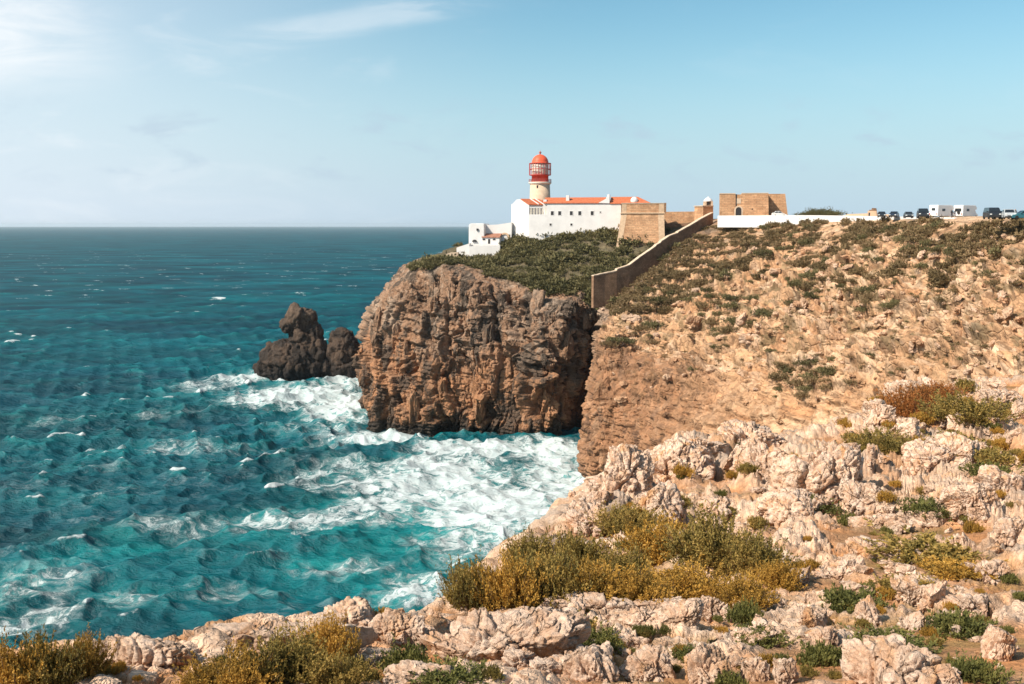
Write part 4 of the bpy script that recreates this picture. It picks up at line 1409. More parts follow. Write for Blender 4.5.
def build_fort():
    # curtain wall running back between bastion and stair head
    wl = Wall(662, 345, 706, 341)
    o = MB().prism(wl.poly([(662, 232), (662, 211.8), (703.5, 211.4), (703.5, 228)]), 0, 2.0, wl.fr).build('curtain_wall', M_stone)
    tag(o, 'plain stone curtain wall between the bastion and the little bell turret', 'wall')
    w2 = Wall(664, 337, 702, 333)
    o = MB().prism(w2.poly([(664.5, 236), (664.5, 223.6), (693, 223.2), (698, 226), (698, 236)]), 0, 1.2, w2.fr).build('outer_wall', M_wallstone)
    tag(o, 'low stone outer wall at the foot of the curtain wall', 'wall')
    # stair-head pier with the little white bell turret
    w3 = Wall(702.5, 331, 715, 333)
    pier = empty('stone_pier', w3.fr((1.5, 1, P(708, 220, 332).z)), 'square stone pier with coping at the upper end of the sloping wall', 'pier')
    a = MB().prism(w3.poly([(702.8, 226), (703.2, 206.4), (713.2, 206.4), (713.2, 226)]), 0, 5.0, w3.fr).build('shaft', M_stone, pier)
    b = MB().prism(w3.poly([(702.5, 206.4), (702.5, 205.5), (713.5, 205.5), (713.5, 206.4)]), -.15, 5.1, w3.fr).build('coping', M_coping, pier)
    for o in (a, b):
        o.matrix_parent_inverse = Matrix.Translation(-pier.location)
    c = P(708, 205.5, 334)
    k = 334 / F_PX
    tu = empty('bell_turret', (c.x, c.y, c.z), 'small pale domed turret standing on the stone pier', 'turret')
    body = MB()
    for sx, sy in ((-1, -1), (1, -1), (1, 1), (-1, 1)):
        body.box(c.x + sx * 1.05 - .3, c.x + sx * 1.05 + .3, c.y + sy * 1.05 - .3, c.y + sy * 1.05 + .3, c.z, c.z + 1.3)
    body.box(c.x - 1.05, c.x + 1.05, c.y - .6, c.y + 1.05, c.z, c.z + 1.28)
    o1 = body.build('turret_body', M_coping, tu)
    o2 = MB().lathe([(1.55, c.z + 1.3), (1.5, c.z + 1.5), (1.2, c.z + 2.0), (.6, c.z + 2.5), (.2, c.z + 2.7), (.15, c.z + 2.95)], c.x, c.y, 16).build('dome', M_white, tu, 0, True)
    o3 = MB().box(c.x - .35, c.x + .35, c.y - 1.1, c.y - .55, c.z + .25, c.z + 1.15).build('opening', M_dark, tu)
    for o in (o1, o2, o3):
        o.matrix_parent_inverse = Matrix.Translation(-tu.location)
    # gatehouse
    wg = Wall(719, 322, 768.5, 319)
    g = empty('fort_gatehouse', wg.fr((wg.L / 2, 5, P(740, 220, 310).z)), 'square stone fort gatehouse with an arched dark gateway', 'fort')
    inv = Matrix.Translation(-g.location)
    made = []
    made.append(wg.prism([(719.4, 226), (719.8, 193.8), (735.6, 193.8), (735.6, 226)], 0, 12, 'wall', M_stone, g))
    made.append(wg.prism([(742.2, 226), (742.2, 193.6), (768.3, 193.4), (768.9, 226)], 0.002, 12, 'wall', M_stone, g))
    made.append(wg.prism([(735.6, 226), (735.6, 194.4), (742.2, 194.4), (742.2, 226)], .12, 12, 'gate_bay', M_stone, g))
    x, z = wg.loc(738.6, 210.0)
    zb = wg.loc(738.6, 220)[1]
    arch = [(x + .88, zb), (x + .88, z)] + [(x + .88 * math.cos(a), z + .88 * math.sin(a)) for a in np.linspace(0, math.pi, 10)] + [(x - .88, zb)]
    made.append(MB().prism(arch, .06, .8, wg.fr).build('gateway', M_dark, g))
    sur = MB()
    q = np.linspace(0, math.pi, 11)
    for a, b2 in zip(q[:-1], q[1:]):
        sur.prism([(x + r * math.cos(t), z + r * math.sin(t)) for r, t in ((.9, a), (1.35, a), (1.35, b2), (.9, b2))], -.08, .4, wg.fr)
    for sx in (-1, 1):
        sur.box(x + sx * 1.12 - .22, x + sx * 1.12 + .22, -.08, .4, zb, z, wg.fr)
    made.append(sur.build('gate_surround', M_coping, g))
    made.append(wg.rect(736.9, 198.4, 741.0, 203.6, .02, .3, 'coat_of_arms', M_coping, g, .04))
    made.append(wg.rect(735.7, 194.2, 736.7, 206, .05, .3, 'drain_slot', M_dark, g))
    x, z = wg.loc(752.2, 209.2)
    made.append(MB().box(x - .18, x + .18, -.03, .2, z - .22, z + .22, wg.fr).build('loophole', M_dark, g))
    made.append(wg.prism([(719.6, 193.9), (719.7, 193.2), (735.4, 193.2), (735.4, 193.9)], -.1, 12.05, 'coping', M_coping, g))
    made.append(wg.prism([(742.0, 193.7), (742.0, 192.9), (768.6, 192.7), (768.6, 193.5)], -.1, 12.05, 'coping', M_coping, g))
    # lower flank set back on the right
    wf = Wall(767, 327, 788, 325.5)
    made.append(wf.prism([(767, 226), (767, 193.8), (785.2, 193.8), (787.8, 215.8), (788, 226)], 0, 8, 'flank_wall', M_stone, g))
    for o in made:
        o.matrix_parent_inverse = inv
    # stone hut along the road, earth bank behind the wall
    wh = Wall(867, 262, 877.5, 261)
    hut = empty('stone_hut', wh.fr((wh.L / 2, 1, P(872, 217, 262).z)), 'small square stone hut behind the white wall next to the parked cars', 'hut')
    a = MB().prism(wh.poly([(867.4, 219), (867.6, 210.8), (876.6, 210.8), (876.8, 219)]), 0, 2.4, wh.fr).build('wall', M_plaster, hut)
    b = MB().prism(wh.poly([(868.6, 210.8), (869.6, 209.7), (871.5, 209.7), (871.8, 208.0), (876.0, 208.2), (876.4, 210.8)]), .2, 2.2, wh.fr).build('roof', M_wallstone, hut)
    c = wh.rect(868.6, 212.6, 869.8, 218, -.04, .2, 'door', M_dark, hut)
    for o in (a, b, c):
        o.matrix_parent_inverse = Matrix.Translation(-hut.location)


build_fort()


def ribbon_wall(name, pts, thick, mat, cap_mat=None, label='', cat='wall', cap_h=0.16, cap_over=0.06):
    """a wall that follows plan points: pts = [(x, y, z_bottom, z_top)]; coping is its child"""
    n = len(pts)
    L, Rr = [], []
    for i, p in enumerate(pts):
        a, b = pts[max(0, i - 1)], pts[min(n - 1, i + 1)]
        t = Vector((b[0] - a[0], b[1] - a[1], 0)).normalized()
        s = Vector((-t.y, t.x, 0))
        L.append(Vector((p[0], p[1], 0)) + s * thick / 2)
        Rr.append(Vector((p[0], p[1], 0)) - s * thick / 2)

    def sweep(lo, hi, w):
        mb = MB()
        vs, fs = [], []
        for i, p in enumerate(pts):
            m = (L[i] + Rr[i]) / 2
            l, r = m + (L[i] - m) * w, m + (Rr[i] - m) * w
            z0, z1 = lo(p), hi(p)
            vs += [(l.x, l.y, z0), (r.x, r.y, z0), (r.x, r.y, z1), (l.x, l.y, z1)]
        for i in range(n - 1):
            a, b = 4 * i, 4 * i + 4
            fs += [(a, b, b + 1, a + 1), (a + 1, b + 1, b + 2, a + 2), (a + 2, b + 2, b + 3, a + 3), (a + 3, b + 3, b, a)]
        fs += [(0, 1, 2, 3), (4 * n - 1, 4 * n - 2, 4 * n - 3, 4 * n - 4)]
        return mb.add(vs, fs)
    o = sweep(lambda p: p[2], lambda p: p[3], 1.0).build(name, mat)
    tag(o, label, cat)
    if cap_mat:
        sweep(lambda p: p[3] + .003, lambda p: p[3] + cap_h, 1 + cap_over * 2 / thick).build('coping', cap_mat, o)
    return o


def build_walls():
    # the long stair-stepped wall climbing the slope
    key = [(592.6, 276.0, 299.5, 296), (604.0, 273.6, 299, 298), (615.8, 271.4, 298, 299.6), (616.2, 269.6, 300, 299.8), (628.6, 265.2, 294, 302), (642.0, 255.6, 286, 305), (654.6, 246.4, 278, 308),
           (655.2, 245.4, 277, 308.2), (659.4, 243.0, 274, 309), (660.0, 242.0, 273, 309.2), (668.0, 236.8, 266, 311.5), (676.6, 233.4, 258, 314), (677.2, 232.2, 258, 314.2), (692.0, 224.0, 246, 318.5), (704.0, 217.0, 238, 323), (711.8, 213.2, 232, 326)]
    pts = []
    for i in range(len(key) - 1):
        a, b = key[i], key[i + 1]
        m = max(1, int((b[0] - a[0]) / 3))
        for k in range(m):
            t = k / m
            px, py, pb, D = [a[j] * (1 - t) + b[j] * t for j in range(4)]
            py += 0.18 * math.sin(px * 1.7) + .12 * math.sin(px * 4.1)
            q = P(px, py, D)
            z0 = min(P(px, pb, D).z, q.z - 2)
            pts.append((q.x, q.y, z0 - 2.5, q.z))
    q = P(key[-1][0], key[-1][1], key[-1][3])
    pts.append((q.x, q.y, q.z - 12, q.z))
    ribbon_wall('sloping_stone_wall', pts, 1.1, M_wallstone, M_coping, 'long rubble stone wall climbing the slope with stepped pale coping', 'wall', .28, .06)
    # low white wall along the plateau edge
    key = [(718.2, 215.6, 312), (768, 215.3, 298), (820, 215.3, 278), (866, 216.0, 256), (900, 216.6, 238), (930, 217.0, 222), (955.5, 217.4, 210)]
    pts = []
    for i in range(len(key) - 1):
        a, b = key[i], key[i + 1]
        for k in range(6):
            t = k / 6
            px, py, D = [a[j] * (1 - t) + b[j] * t for j in range(3)]
            q = P(px, py, D)
            pts.append((q.x, q.y, q.z - 3.6, q.z))
    q = P(*key[-1])
    pts.append((q.x, q.y, q.z - 3.6, q.z))
    ribbon_wall('white_road_wall', pts, .5, M_white, None, 'long low white wall along the road at the plateau edge')
    # earth bank behind the wall
    a, b = P(842, 214.2, 290), P(868, 213.4, 280)
    pts = [(a.x, a.y, a.z - 3, a.z - .6), (a.x * .7 + b.x * .3, a.y * .7 + b.y * .3, a.z - 3, a.z), (b.x, b.y, b.z - 3, b.z), (b.x + 6, b.y - 4, b.z - 3, b.z - .4)]
    ribbon_wall('low_ochre_wall', pts, .8, M_plaster, None, 'low ochre wall between the dark hedge and the stone hut')


build_walls()
# ---------------------------------------------------------------- limestone rocks of the near slope
M_lime = limestone_mat()
def rock_mesh(seed, sub=5, sx=1.0, sy=1.0, sz=1.0, flute=1.0, cuts=20, mat=None):
    q, f = rock_arrays(seed, sub, sx, sy, sz, flute, cuts)
    return mesh_np('rock', q, f, mat or M_lime, True)


def seat(px, py):
    for k in range(14):
        h = hit(px, py + 4 * k)
        if h:
            return h[0]
    return None


HERO = [  # px centre, py base, width px, height px, subdivision, label
    (592, 545, 74, 58, 6, 'pale rock mass overhanging the sea at the edge of the near headland'),
    (628, 505, 66, 66, 6, 'upright pale rock with orange stains right at the brink above the sea'),
    (668, 492, 92, 66, 6, 'broad ridge of fissured pale rock topped by a rounded grey knob'),
    (694, 470, 62, 52, 6, 'grey knobbly rock just left of the topmost boulder'),
    (748, 458, 78, 54, 6, 'topmost big grey boulder standing against the orange slope'),
    (660, 520, 84, 44, 5, 'cracked pale rock directly above the yellow shrubs'),
    (768, 492, 84, 62, 6, 'wide pale boulder left of the large rounded one'),
    (830, 505, 104, 76, 6, 'largest rounded boulder with a bright domed top'),
    (790, 520, 60, 34, 5, 'low rough rock at the left foot of the largest rounded boulder'),
    (866, 512, 52, 44, 5, 'smooth pale rock at the right foot of the largest rounded boulder'),
    (716, 520, 60, 34, 5, 'broken pale rock in the gap below the topmost boulder'),
    (962, 468, 62, 40, 6, 'squat boulder with a shaded right side below the rust coloured shrub'),
    (972, 512, 56, 32, 6, 'smooth grey white rock shaped like a loaf'),
    (1000, 492, 70, 26, 5, 'low knobbly ledge behind the loaf shaped rock'),
    (884, 536, 64, 28, 5, 'jagged low rock row under the largest rounded boulder'),
    (930, 530, 50, 22, 5, 'small broken ledge left of the loaf shaped rock'),
    (870, 562, 48, 32, 5, 'rounded pale rock beside the olive turf patch'),
    (908, 566, 58, 20, 5, 'long low rock running along the edge of the olive turf'),
    (840, 588, 76, 36, 6, 'long notched ledge of pale rock below the olive turf'),
    (800, 592, 40, 40, 5, 'pale rock with a flat top at the right end of the yellow shrubs'),
    (812, 636, 34, 42, 5, 'upright pale rock with a white face beside green plants'),
    (918, 606, 62, 32, 6, 'pale ledge with three teeth above the green plants'),
    (992, 590, 66, 44, 6, 'stout fluted boulder near the right edge of the slope'),
    (972, 618, 54, 34, 5, 'orange tinted flat topped rock below the stout fluted boulder'),
    (870, 630, 34, 38, 5, 'leaning narrow rock split by a dark crack'),
    (913, 638, 32, 34, 5, 'upright fluted rock like a book standing on end'),
    (958, 642, 18, 26, 5, 'thin upright splinter of rock among green leaves'),
    (892, 700, 158, 66, 6, 'long furrowed ledge with orange lichen along the bottom right'),
    (1006, 676, 46, 66, 6, 'tall pale rock at the lower right corner'),
    (684, 628, 46, 32, 5, 'rounded cracked rock below the yellow shrubs'),
    (712, 630, 44, 40, 6, 'chunky rock with a sunlit left face beside a dark green plant'),
    (706, 700, 66, 62, 6, 'large furrowed block at the bottom, left of the pair of pale splinters'),
    (650, 690, 80, 52, 6, 'broad pale block at the bottom, left of the large furrowed block'),
    (760, 650, 54, 28, 5, 'low tilted slab beside green plants'),
    (756, 690, 34, 42, 5, 'left one of the pair of pale splinters at the bottom edge'),
    (788, 692, 38, 40, 5, 'fluted right one of the pair of pale splinters at the bottom edge'),
    (500, 664, 190, 56, 6, 'long wall-like ledge of fluted pink limestone at the bottom centre'),
    (596, 612, 150, 22, 6, 'narrow pale rim of rock under the yellow shrubs'),
    (590, 690, 110, 46, 6, 'sloping pink rock below the hollow of bare soil'),
    (640, 628, 60, 26, 5, 'low grey pink rock at the right end of the narrow rim'),
    (390, 640, 74, 34, 6, 'rock with an orange lichen top left of the fluted ledge'),
    (262, 650, 250, 30, 6, 'long bright crest of rock at the edge above the sea, lower left'),
    (345, 628, 60, 34, 5, 'dark faced rock at the right end of the long bright crest'),
    (150, 676, 110, 46, 6, 'rough sunlit rock right of the lower left shrub'),
    (95, 668, 60, 26, 5, 'small shaded rock behind the lower left shrub'),
    (430, 690, 90, 30, 5, 'low pale stones at the bottom edge under the fluted ledge'),
    (1004, 412, 56, 34, 6, 'rough white rock right of the rust coloured shrub'),
    (880, 428, 40, 40, 5, 'bright white slab left of the rust coloured shrub'),
    (916, 440, 40, 32, 5, 'pale jagged rock under the rust coloured shrub'),
    (905, 402, 50, 24, 5, 'low white rock behind the rust coloured shrub'),
    (930, 470, 50, 34, 5, 'rough pale rock left of the squat boulder'),
    (1012, 545, 50, 30, 5, 'pale rock cut by the right edge beside the olive turf'),
    (940, 690, 44, 30, 5, 'small pink rock between the long ledge and the lower right corner'),
]


def build_rocks():
    for i, (px, py, w, h, sub, label) in enumerate(HERO):
        c = seat(px, py - h * 0.22)
        if c is None:
            continue
        D = c.y
        k = D / F_PX
        wx, hz = w * k * 0.55, h * k * 0.58
        soft = 'round' in label or 'smooth' in label or 'squat' in label
        me = rock_mesh(300 + i, sub, wx, min(wx, hz * 1.6) * R_.uniform(.85, 1.05), hz, 0.8 if soft else 1.15, 7 if soft else (11 if w > 2.3 * h else 19))
        o = tag(link('rock', me), label, 'rock')
        o.location = c + Vector((0, hz * .35, hz * 0.10))
        o.rotation_euler = (R_.uniform(-.10, .10), R_.uniform(-.12, .12), R_.uniform(-.25, .25))
    # smaller blocks lying about
    protos = [rock_mesh(500 + i, 5, *(R_.uniform(.9, 1.3), R_.uniform(.7, 1.0), R_.uniform(.65, 1.0)), 1.0) for i in range(9)]
    n = 0
    bands = [((470, 1024), (455, 600), 150), ((380, 1024), (600, 684), 80), ((840, 1024), (385, 460), 46), ((90, 420), (640, 684), 22)]
    for (xa, xb), (ya, yb), cnt in bands:
        for _ in range(cnt):
            px, py = R_.uniform(xa, xb), R_.uniform(ya, yb)
            hh = hit(px, py)
            if not hh or hh[0].y > 58:
                continue
            if 455 < px < 790 and 505 < py < 600 and R_.random() < 0.8:
                continue
            k = hh[0].y / F_PX
            s = R_.choice([6, 8, 9, 11, 13, 16, 20, 26, 32]) * k * 0.62
            o = tag(link('small_rock', R_.choice(protos)), 'small pale limestone block lying between the larger rocks of the near slope', 'rock', 'loose limestone blocks on the near slope')
            o.location = hh[0] + Vector((0, 0, s * .15))
            o.scale = (s * R_.uniform(.9, 1.5), s * R_.uniform(.8, 1.2), s * R_.uniform(.7, 1.2))
            o.rotation_euler = (R_.uniform(-.35, .35), R_.uniform(-.35, .35), R_.uniform(0, 6.28))
            n += 1


build_rocks()


# ---------------------------------------------------------------- the sea stack
def build_stack():
    D = 428.0
    k = D / F_PX
    M = None
    lobes = [(292, 366, 35, 26, 24), (270, 368, 14, 18, 13), (304, 346, 15, 26, 15), (300, 319, 15.5, 12.5, 12), (289, 325, 7.5, 7, 8), (316, 352, 11, 22, 15), (314, 334, 9, 12, 11),
             (331, 368, 13, 13, 14), (344, 360, 16.5, 30, 18), (342, 344, 12, 15, 12), (352, 368, 10, 22, 16)]
    allv, allf = [], []
    bm = bmesh.new()
    for px, py, rx, rz, ry in lobes:
        c = P(px, py, D)
        m = Matrix.Translation(c) @ Matrix.Diagonal((rx * k, ry * k, rz * k, 1))
        bmesh.ops.create_icosphere(bm, subdivisions=4, radius=1.0, matrix=m)
    me = bpy.data.meshes.new('stack_raw')
    bm.to_mesh(me)
    bm.free()
    tmp = link('stack_raw', me)
    md = tmp.modifiers.new('r', 'REMESH')
    md.mode = 'VOXEL'
    md.voxel_size = 0.42
    dg = bpy.context.evaluated_depsgraph_get()
    ev = tmp.evaluated_get(dg).to_mesh()
    nv = len(ev.vertices)
    V = np.empty(nv * 3, np.float32)
    ev.vertices.foreach_get('co', V)
    V = V.reshape(-1, 3)
    N = np.empty(nv * 3, np.float32)
    ev.vertex_normals.foreach_get('vector', N)
    N = N.reshape(-1, 3)
    Fq = np.array([p.vertices[:] for p in ev.polygons if len(p.vertices) == 4], np.int32)
    tmp.evaluated_get(dg).to_mesh_clear()
    bpy.data.objects.remove(tmp)
    bpy.data.meshes.remove(me)
    wv = V * np.array([1, 1, .7]) + 1.8 * np.stack([fbm(V, 9, 3, 801), fbm(V, 9, 3, 802), fbm(V, 9, 3, 803)], 1)
    d = 1.3 * fbm(V, 11, 3, 804) + 1.0 * ridged(wv * np.array([1, 1, .3]), 6, 3, 805)
    f1, f2, cell = voro(wv, 4.5, 806)
    d += 3.4 * (cell - .5) - .9 * sstep(f2 - f1, .15, 0)
    f1, f2, cell = voro(wv, 1.8, 807)
    d += 1.5 * (cell - .5) + .8 * fbm(V, 1.6, 4, 808, .6)
    Vn = V + N * d[:, None] * .62
    t = sstep(fbm(V, 7, 4, 809), -.1, .4)[:, None]
    colr = np.array([.036, .028, .023]) * (1 - t) + np.array([.080, .054, .039]) * t
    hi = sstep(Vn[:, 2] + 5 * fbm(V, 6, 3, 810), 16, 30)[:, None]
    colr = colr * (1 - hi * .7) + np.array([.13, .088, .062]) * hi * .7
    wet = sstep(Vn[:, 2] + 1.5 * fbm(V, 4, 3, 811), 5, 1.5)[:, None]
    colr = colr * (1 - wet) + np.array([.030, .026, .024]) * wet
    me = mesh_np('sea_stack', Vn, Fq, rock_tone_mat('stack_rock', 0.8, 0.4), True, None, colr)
    tag(link('sea_stack', me), 'dark rock stack with a knob on top standing in the surf off the cape', 'rock')


build_stack()


# ---------------------------------------------------------------- plants
def leaf_quads(base, along, length, width, r):
    """diamond leaves: base (n,3), unit direction (n,3)"""
    n = len(base)
    side = np.cross(along, r.normal(size=(n, 3)))
    side /= np.linalg.norm(side, axis=1, keepdims=True) + 1e-6
    L, Wd = np.broadcast_to(length, n)[:, None], np.broadcast_to(width, n)[:, None]
    v = np.stack([base, base + along * L * .5 + side * Wd * .5, base + along * L, base + along * L * .5 - side * Wd * .5], 1).reshape(-1, 3)
    f = np.arange(4 * n, dtype=np.int32).reshape(n, 4)
    return v, f


def bush_arrays(seed, sprigs=420, leaves=24, leaf=0.075, flat=0.75, spread=1.0, upright=0.5):
    """foliage in a unit-radius mound (height = flat); returns leaves and stems"""
    r = np.random.default_rng(seed)
    az = r.uniform(0, 2 * math.pi, sprigs)
    rad = np.sqrt(r.uniform(0, 1, sprigs))
    tip = np.stack([rad * np.cos(az), rad * np.sin(az), flat * np.sqrt(np.maximum(0, 1 - rad ** 2 * .92))], 1)
    lump = 1 + 0.60 * fbm(tip + seed, 0.42, 3, seed)
    tip *= (lump * r.uniform(.55, 1.10, sprigs) * np.where(r.uniform(size=sprigs) < .08, 1.18, 1.0))[:, None]
    root = tip * np.array([upright, upright, 0.0]) + r.normal(0, .05, (sprigs, 3)) * np.array([1, 1, 0])
    t = r.uniform(0.35, 1.0, (sprigs, leaves))
    bend = r.normal(0, .06, (sprigs, 3))
    pos = root[:, None] + (tip - root)[:, None] * t[:, :, None] + bend[:, None] * np.sin(t * 3.14)[:, :, None]
    stem_dir = tip - root
    stem_dir /= np.linalg.norm(stem_dir, axis=1, keepdims=True) + 1e-6
    dirs = stem_dir[:, None] * 0.8 + r.normal(0, .55, (sprigs, leaves, 3))
    dirs /= np.linalg.norm(dirs, axis=2, keepdims=True)
    v, f = leaf_quads(pos.reshape(-1, 3), dirs.reshape(-1, 3), leaf * r.uniform(.6, 1.25, sprigs * leaves), leaf * .42, r)
    # stems as thin three-sided sticks
    k = r.choice(sprigs, min(sprigs, 110), replace=False)
    a, b = root[k], root[k] + (tip[k] - root[k]) * .9
    w = 0.008
    off = np.array([[w, 0, 0], [-w * .5, w * .87, 0], [-w * .5, -w * .87, 0]])
    sv = np.concatenate([(a[:, None] + off), (b[:, None] + off * .5)], 1).reshape(-1, 3)
    fi = np.array([[0, 1, 4, 3], [1, 2, 5, 4], [2, 0, 3, 5]])
    sf = (np.arange(len(k))[:, None, None] * 6 + fi[None]).reshape(-1, 4)
    return v, f, sv, sf


M_stem = plain('woody_stem', (0.16, 0.10, 0.06), 0.9)
M_leaf = {
    'ochre': leaf_mat('leaf_near_ochre', [(.12, .09, .026), (.30, .175, .036), (.50, .275, .05), (.62, .38, .10)]),
    'olive': leaf_mat('leaf_near_olive', [(.085, .075, .027), (.19, .145, .04), (.32, .22, .058), (.50, .32, .10)]),
    'rust': leaf_mat('leaf_near_rust', [(.13, .07, .026), (.28, .115, .032), (.42, .155, .042), (.36, .22, .07)]),
    'green': leaf_mat('leaf_near_green', [(.055, .060, .020), (.11, .112, .032), (.18, .168, .048), (.28, .23, .07)]),
    'scrub': leaf_mat('leaf_far_scrub', [(.070, .066, .030), (.118, .106, .046), (.170, .145, .062), (.235, .19, .09)], .15),
    'dryscrub': leaf_mat('leaf_far_dry_scrub', [(.11, .080, .038), (.17, .120, .056), (.235, .160, .078), (.32, .215, .12)], .15),
}
BUSH = []
for i_ in range(5):
    BUSH.append(bush_arrays(40 + i_, 560, 26, 0.066, 0.74, 1, .5))
LOW = [bush_arrays(60 + i_, 240, 16, 0.11, 0.38, 1, .7) for i_ in range(3)]
_bm = {}


def bush_mesh(which, kind):
    src = (BUSH if which[0] == 'b' else LOW)[which[1] % (5 if which[0] == 'b' else 3)]
    key = (which[0], which[1] % (5 if which[0] == 'b' else 3), kind)
    if key not in _bm:
        _bm[key] = (mesh_np('foliage', src[0], src[1], M_leaf[kind], False), mesh_np('stems', src[2], src[3], M_stem, False))
    return _bm[key]


def plant(px, py, w, h, kind, label, low=False, group=None, cat='shrub', name='shrub', sc=1.0):
    c = seat(px, py)
    if c is None:
        return
    k = c.y / F_PX
    a, b = bush_mesh(('l' if low else 'b', R_.randrange(15)), kind)
    o = empty(name, c - Vector((0, 0, .03 * h * k)), label, cat, group, R_.uniform(0, 6.28))
    s = w * k * .56 * sc
    o.scale = (s, s, h * k / (.38 if low else .85) * sc * 1.02)
    link('foliage', a, o)
    if not low:
        link('stems', b, o)
    return o


SHRUBS = [
    (470, 606, 54, 62, 'olive', 'green brown shrub at the seaward end of the shrub belt'),
    (508, 606, 72, 66, 'ochre', 'yellow shrub second from the sea in the shrub belt'),
    (546, 604, 80, 66, 'olive', 'dark olive shrub above the seaward end of the narrow rim of rock'),
    (528, 566, 50, 42, 'olive', 'olive shrub at the brink, standing against the turquoise sea'),
    (574, 570, 66, 50, 'olive', 'olive shrub below the overhanging pale rock mass'),
    (588, 602, 74, 52, 'ochre', 'yellow green shrub at the middle of the shrub belt above the rim'),
    (622, 584, 62, 46, 'olive', 'shadowy shrub among the grey stones in the shrub belt'),
    (628, 532, 62, 34, 'olive', 'olive shrub tucked behind the pale rock ridge'),
    (660, 560, 82, 52, 'ochre', 'broad golden shrub left of the largest olive one'),
    (712, 562, 92, 60, 'olive', 'largest olive shrub at the top of the shrub belt'),
    (690, 602, 96, 46, 'ochre', 'brightest golden shrub at the lower edge of the shrub belt'),
    (640, 604, 64, 44, 'ochre', 'yellow shrub right above the low grey pink rock'),
    (752, 574, 74, 52, 'olive', 'olive shrub at the right end of the shrub belt'),
    (744, 604, 64, 36, 'ochre', 'low golden shrub next to bare orange soil'),
    (778, 586, 48, 32, 'ochre', 'small golden shrub beside the flat topped pale rock'),
    (12, 700, 80, 58, 'ochre', 'orange yellow shrub in the lower left corner'),
    (52, 696, 70, 56, 'olive', 'olive shrub second from the lower left corner'),
    (86, 684, 46, 44, 'ochre', 'small yellow shrub beside the shaded rock, lower left'),
    (234, 704, 86, 46, 'ochre', 'golden shrub on the near face of the long bright crest'),
    (286, 690, 88, 54, 'olive', 'olive shrub in the middle of the long bright crest'),
    (330, 668, 58, 46, 'ochre', 'thin golden shrub at the right end of the long bright crest'),
    (340, 700, 70, 40, 'olive', 'brown green shrub at the bottom edge left of the lichen rock'),
    (206, 704, 60, 30, 'ochre', 'low yellow shrub at the bottom edge beside the rough sunlit rock'),
    (916, 416, 62, 36, 'rust', 'rust coloured shrub on the white rocks at the upper right'),
    (966, 420, 76, 32, 'olive', 'green shrub growing against the right of the rust coloured one'),
    (936, 400, 50, 22, 'rust', 'smaller rust coloured shrub behind the larger one'),
    (882, 452, 66, 28, 'olive', 'flat olive shrub between the white slab and the squat boulder'),
]
MATS = [
    (960, 446, 62, 16, 'olive', 'flat green mat of plants below the rust coloured shrub'),
    (1000, 462, 60, 16, 'olive', 'flat olive mat of plants right of the squat boulder'),
    (930, 556, 110, 20, 'olive', 'wide flat olive turf patch on the right of the slope'),
    (955, 574, 70, 16, 'ochre', 'yellowish end of the olive turf next to bare soil'),
    (746, 622, 34, 30, 'green', 'dark green plant beside the chunky rock'),
    (760, 642, 52, 18, 'green', 'green leafy plant under the low tilted slab'),
    (852, 610, 70, 26, 'green', 'bushy grey green plant below the long notched ledge'),
    (890, 648, 80, 20, 'green', 'fresh green plants below the upright fluted rock'),
    (962, 634, 70, 26, 'green', 'fresh green plant behind the thin upright splinter'),
    (820, 664, 50, 30, 'green', 'green plant left of the long furrowed ledge'),
    (976, 680, 60, 30, 'green', 'dark green plant between the long ledge and the corner rock'),
    (408, 668, 56, 30, 'green', 'dark green plant left of the fluted ledge'),
    (454, 684, 90, 18, 'green', 'creeping green plant at the foot of the fluted ledge'),
    (600, 646, 60, 20, 'green', 'green plant in the hollow of bare soil'),
    (570, 630, 60, 22, 'olive', 'dry olive plant at the top of the hollow of bare soil'),
    (730, 690, 30, 26, 'green', 'green plant between the furrowed block and the splinters'),
    (812, 508, 50, 14, 'green', 'green plant in the shade at the foot of the largest boulder'),
    (930, 512, 60, 16, 'green', 'green plant left of the loaf shaped rock'),
    (990, 474, 50, 14, 'green', 'green plant behind the low knobbly ledge'),
    (910, 590, 70, 14, 'olive', 'olive plants along the ledge with three teeth'),
    (690, 660, 36, 20, 'green', 'green plant between the two broad bottom blocks'),
]


def build_plants():
    for px, py, w, h, kind, label in SHRUBS:
        plant(px, py - (10 if px < 400 else 0), w * 1.08, h * (1.02 if px < 400 else 0.88), kind, label)
    for px, py, w, h, kind, label in MATS:
        plant(px, py, w, h * .62, kind, label, True, None, 'plant', 'low_plant')
    # tufts scattered in the cracks
    for (xa, xb), (ya, yb), cnt in (((600, 1024), (450, 684), 110), ((380, 700), (600, 684), 24), ((840, 1024), (390, 460), 34), ((0, 400), (655, 684), 30)):
        for _ in range(cnt):
            px, py = R_.uniform(xa, xb), R_.uniform(ya, yb)
            h = hit(px, py)
            if not h or h[0].y > 60:
                continue
            kind = R_.choice(['green', 'olive', 'olive', 'ochre', 'ochre'])
            s = R_.uniform(8, 22)
            plant(px, py, s, s * R_.uniform(.3, .55), kind, 'small tuft of leaves growing in a crack between the near rocks', True, 'plant tufts between the near rocks', 'plant', 'plant_tuft')


build_plants()


def merge_clumps(name, pts, scales, protos, mat, seed):
    r = np.random.default_rng(seed)
    vs, fs, b = [], [], 0
    for p, s in zip(pts, scales):
        v, f = protos[r.integers(len(protos))]
        a = r.uniform(0, 6.28)
        c, q = math.cos(a), math.sin(a)
        x = v @ np.array([[c, q, 0], [-q, c, 0], [0, 0, 1]])
        vs.append(x * (np.array([s, s, s * r.uniform(.75, 1.15)])) + np.array(p))
        fs.append(f + b)
        b += len(v)
    return mesh_np(name, np.concatenate(vs), np.concatenate(fs), mat, False)


